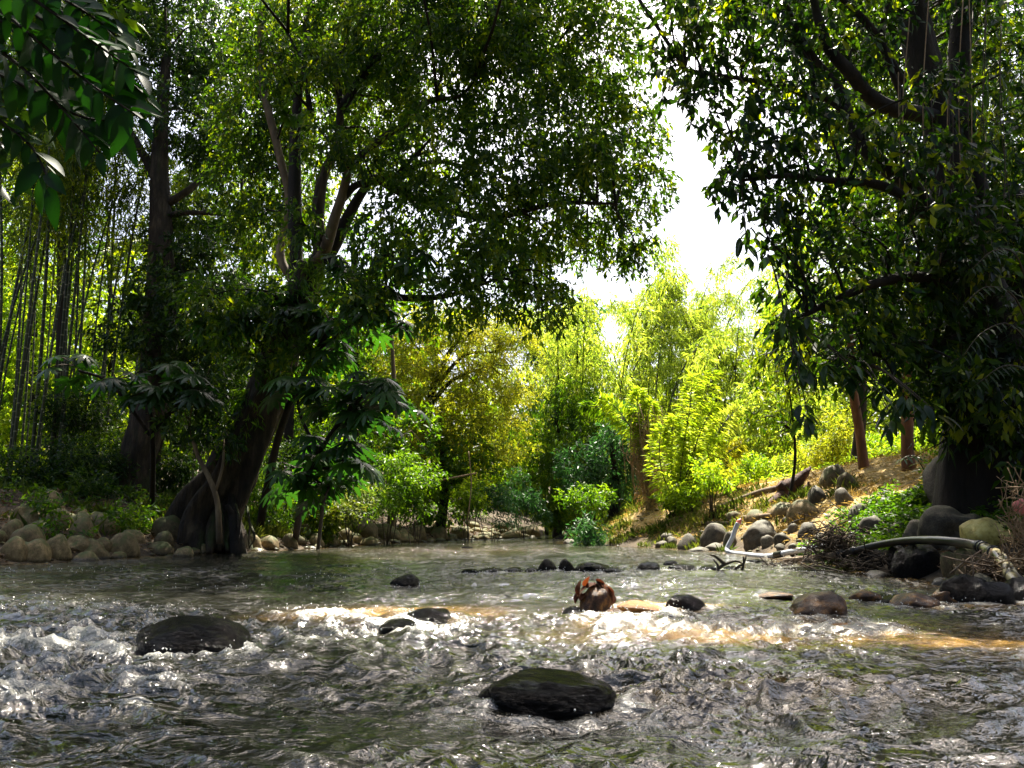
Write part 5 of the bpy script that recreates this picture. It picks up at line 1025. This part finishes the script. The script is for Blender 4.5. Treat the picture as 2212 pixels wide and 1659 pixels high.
# rotten stump
sb = onground(1690, 1078); rs = thing('rotten_stump', tuple(sb), 'rotten reddish stump with a pointed snag on the sunlit straw', 'stump'); y = sb[1]
for nm, P, rad in [('snag', [(1692, 1076, 0), (1702, 1056, 0), (1722, 1040, 0), (1740, 1022, 0), (1752, 1008, .1)], [.20, .22, .15, .10, .02]), ('stub', [(1700, 1064, 0), (1690, 1052, 0), (1682, 1045, 0)], [.2, .18, .12]), ('root', [(1700, 1066, 0), (1676, 1080, -.2), (1655, 1092, -.4)], [.18, .12, .05]), ('root', [(1715, 1058, 0), (1738, 1062, 0), (1760, 1068, -.1)], [.14, .09, .04]), ('snag', [(1735, 1060, .1), (1745, 1050, .1), (1746, 1040, .1)], [.08, .06, .02])]:
    V, F = tube([pix(a, b, y+c) for a, b, c in P], rad, 14, 26, bump=.22, seed=len(P)); part(nm, V, F, M['redwood'], rs, smooth=True)
# heaps of caught sticks
def heap(label, c, sx, sz, n, mats, seed, L=.35, name='debris_heap', flat=.6, rad=.006):
    rng = np.random.default_rng(seed); root = thing(name, tuple(c), label, 'driftwood')
    for mt in mats:
        ps = []
        for k in range(n//len(mats)):
            p = c+rng.normal(size=3)*np.array((sx, sx*.7, sz))*.5; d = unit(rng.normal(size=3)*np.array((1, 1, flat)))*L*rng.uniform(.3, 1.2)*.5
            ps.append(tube([p-d, p+rng.normal(size=3)*L*.08, p+d], [rad*rng.uniform(.5, 1.6)]*3, 4, 5))
        V, F = join(ps); part('sticks', V, F, M[mt], root, kind='stuff')
heap('tangled dark heap of sticks and roots caught on the pipe', pix(1805, 1180, 11.7), .42, .34, 520, ['darktwig', 'wood'], 1)
heap('small tuft of sticks stranded on the stone in the stream', pix(1690, 1222, 12.2), .35, .05, 60, ['darktwig'], 2, .3)
heap('sunlit dry orange roots and stalks beside the tan boulder', pix(2160, 1232, 8.0), .38, .13, 150, ['twig', 'vine' if False else 'wood'], 3, .42, 'root_heap', .7, .007)
heap('curtain of dry rootlets hanging at the right edge', pix(2200, 1150, 7.9), .16, .55, 160, ['twig'], 4, .28, 'rootlet_curtain', 2.5, .004)
heap('tangle of twigs in the shade under the pipe', pix(1930, 1215, 10.8), .9, .12, 110, ['darktwig'], 6, .5, 'debris_heap', .4)
pk = add('pink_cloth', rock_mesh('pink_cloth', 3, 3, M['pink'], .3, 2, .12), None, tuple(pix(2204, 1096, 8.2)), 'faded pink cloth snagged above the rootlets at the right edge', 'cloth'); pk.scale = (.07, .05, .10)
# snag of thin branches in the stream
sg = thing('forked_snag', tuple(onwater(1550, 1240)), 'forked black branch sticking out of the stream in the right stone row', 'branch'); y = sg.location.y
for P in [[(1546, 1242), (1552, 1225), (1541, 1208)], [(1550, 1228), (1568, 1218), (1590, 1212), (1606, 1218)], [(1580, 1240), (1590, 1226), (1606, 1218), (1612, 1200)], [(1598, 1240), (1606, 1222), (1606, 1202)], [(1566, 1219), (1545, 1202), (1534, 1199)]]:
    V, F = tube([pix(a, b, y) for a, b in P], np.linspace(.028, .010, len(P)), 6, 10, bump=.2); part('twig', V, F, M['darktwig'], sg, smooth=True)
# dead leaves wrapped over the brown rock
lw = onwater(1290, 1325); dl_ = thing('dead_leaf_bundle', (lw[0], lw[1], .05), 'curled brown dead leaves wrapped over the top of the upright river rock', 'dead leaves')
DL = elleaf(M['orange'], .75, 6, .45, 'dead_leaf'); rg = np.random.default_rng(6)
rx, ry, ra = lw[0], lw[1]+.14, .155
for k in range(40):
    an = rg.uniform(-.6, 3.74) if k > 6 else rg.uniform(-1, 0); el = rg.uniform(.1, 1.1); r_ = .165
    p = np.array((rx+r_*math.cos(an)*math.cos(el)*1.0, ry+.12*math.sin(an)*math.cos(el), .02+.20*math.sin(el)))
    placeleaf(DL, 'leaf', dl_, p, (-math.cos(an)*math.sin(el)*.8+rg.normal()*.5, -math.sin(an)*math.sin(el)*.8+rg.normal()*.3, math.cos(el)+.15), (math.cos(an)*math.cos(el)+rg.normal()*.2, math.sin(an)*math.cos(el)-.3, math.sin(el)+.2), rg.uniform(.07, .125))

# ------------------------------------------------------------------ ground cover
def cover_leaves(name, label, cat, n, region, seed, L, Wd, mat, mode='litter', tone=.5):
    rng = np.random.default_rng(seed); x, y = region(rng, n); z = np.maximum(ground_z(x, y), 0); B = np.stack([x, y, z], -1); n = len(x)
    if mode == 'litter':
        B[:, 2] += rng.uniform(.005, .05, n); D = rng.normal(size=(n, 3))*np.array((1, 1, .25)); N = rng.normal(size=(n, 3))*.45+np.array((0, 0, 1)); Ln = L*rng.uniform(.5, 1.3, n)
        V, F, own = leaf_mesh(B, D, N, Ln, Ln*Wd/L)
    elif mode == 'herb':
        B[:, 2] += rng.uniform(.02, .30, n)*(.5+.8*noise2(x*1.2, y*1.2, seed)+.3); D = rng.normal(size=(n, 3))*np.array((1, 1, .4))+np.array((0, 0, .1)); N = rng.normal(size=(n, 3))*.6+np.array((0, 0, 1)); Ln = L*rng.uniform(.6, 1.3, n)
        V, F, own = leaf_mesh(B, D, N, Ln, Ln*Wd/L)
    else:
        g = np.clip(.7+.9*noise2(x*1.5, y*1.5, seed), .25, 1.5); Ln = L*g*rng.uniform(.6, 1.3, n); D = rng.normal(size=(n, 3))*.38+np.array((0, 0, 1)); N = rng.normal(size=(n, 3))*np.array((1, 1, .1))
        V, F, own = leaf_mesh(B, D, N, Ln, np.full(n, Wd), droop=.35)
    r = np.clip(tone+rng.normal(size=n)*.22+.35*noise2(x*.9, y*.9, seed+3), 0, 1)[own]
    add(name, mesh_np(name, V, F, M[mat], {'rnd': ('FACE', r)}), label=label, cat=cat, kind='stuff')
def lb(y0, y1, d0, d1, pw=1.0, th=None):
    def f(rng, n):
        y = rng.uniform(y0, y1, n); d = d0+(d1-d0)*rng.uniform(0, 1, n)**pw; x = np.interp(y, LY, LX)-d/.85
        if th is not None: k = noise2(x*.8, y*.8, 17) > th; x, y = x[k], y[k]
        return x, y
    return f
def rbk(y0, y1, d0, d1, pw=1.0, th=None):
    def f(rng, n):
        y = rng.uniform(y0, y1, n); d = d0+(d1-d0)*rng.uniform(0, 1, n)**pw; x = np.interp(y, RY, RX)+d/.85
        if th is not None: k = noise2(x*.8, y*.8, 19) > th; x, y = x[k], y[k]
        return x, y
    return f
cover_leaves('leaf_litter', 'brown dead leaves strewn over the left bank between stones and trunks', 'leaf litter', 26000, lb(11, 34, .2, 9), 1, .11, .045, 'litter')
cover_leaves('leaf_litter', 'brown dead leaves strewn under the great tree on the right bank', 'leaf litter', 9000, rbk(5, 14, .2, 5), 2, .10, .04, 'litter', tone=.35)
cover_leaves('straw', 'dry golden straw covering the sunlit slope of the right bank', 'dry grass', 34000, rbk(13, 34, .5, 10, 1.0), 3, .16, .014, 'straw', 'litter', .8)
cover_leaves('straw', 'short dry grass tufts standing on the right bank slope', 'dry grass', 16000, rbk(13.5, 36, .25, 9, 1.0, .05), 4, .20, .012, 'straw', 'grass', .5)
cover_leaves('grass', 'green grass fringing the water along the grassy point', 'grass', 15000, rbk(17.5, 34, .05, 3.2, 1.3, -.1), 5, .26, .014, 'grass', 'grass', .5)
cover_leaves('grass', 'long grass tufts on the left bank right of the leaning tree', 'grass', 14000, lb(18.5, 25, .5, 3, 1, .0), 6, .42, .014, 'grass', 'grass', .55)
cover_leaves('grass', 'thin grass under the forest edge along the left bank', 'grass', 14000, lb(12, 36, 1.5, 9, 1, .05), 7, .30, .014, 'grass', 'grass', .3)
cover_leaves('herbs', 'bright green herbs spilling between the stones of the right bank', 'herbs', 15000, rbk(11.4, 14.6, .1, 1.9, 1.0, .0), 8, .085, .04, 'mid', 'herb', .45)  # darker mid leaf colour stands in for missing shade here
cover_leaves('herbs', 'shaded leafy herbs on the slope under the great tree', 'herbs', 20000, rbk(9.5, 15.5, 1.0, 6.5, 1.0, -.12), 9, .10, .05, 'mid', 'herb', .35)
cover_leaves('herbs', 'low herbs and seedlings covering the ground under the left forest', 'herbs', 26000, lb(12, 40, 2.5, 12, 1.0, -.05), 10, .13, .055, 'mid', 'herb', .4)
cover_leaves('ground_cover', 'weedy green cover on the crest behind the straw slope', 'ground cover', 22000, rbk(20, 44, 5, 18, 1.0), 12, .17, .06, 'lime', 'herb', .5)
# the wood beyond, which reads as one mass
def far_wood():
    rng = np.random.default_rng(3); bl = []
    for az in np.arange(-62, 63, 2.0):
        for ring in (52, 62):
            y = ring*math.cos(math.radians(az)); x = ring*math.sin(math.radians(az)); h = (15 if az < -4 else (9.5 if az < 20 else 12))*rng.uniform(.75, 1.1); g = float(ground_z(x, y))
            for k in range(3): bl.append((x+rng.normal()*1.2, y+rng.normal(), g+h*(.18+.32*k), 2.6, 2.6, h*.24))
    V, F, r = crown(900, bl, 1.0, .42, .7, .5, 8, 1.2, .0, 2.2); add('far_wood', mesh_np('far_wood', V, F, M['left'], {'rnd': ('FACE', r)}), label='far wood closing the view behind all other trees', cat='woodland', kind='stuff')
far_wood()

def wood_behind():
    rng = np.random.default_rng(8); bl = []
    for az in np.arange(72, 290, 6.0):
        for rad_ in (13, 18):
            a = math.radians(az+rng.uniform(-2, 2)); x = rad_*math.sin(a); y = rad_*math.cos(a)-1
            if -9.5 < x < 5.5 and rad_ < 15: continue
            g = max(float(ground_z(x, y)), 0)
            for k in range(4): bl.append((x+rng.normal()*.6, y+rng.normal()*.6, g+1.5+3.2*k, 2.0, 2.0, 1.9))
    V, F, r = crown(901, bl, .85, .38, .85, .5, 8, 1.0, .0, 1.6); add('wood_behind', mesh_np('wood_behind', V, F, M['dark'], {'rnd': ('FACE', r)}), label='wood on both banks downstream of the viewpoint', cat='woodland', kind='stuff')
wood_behind()
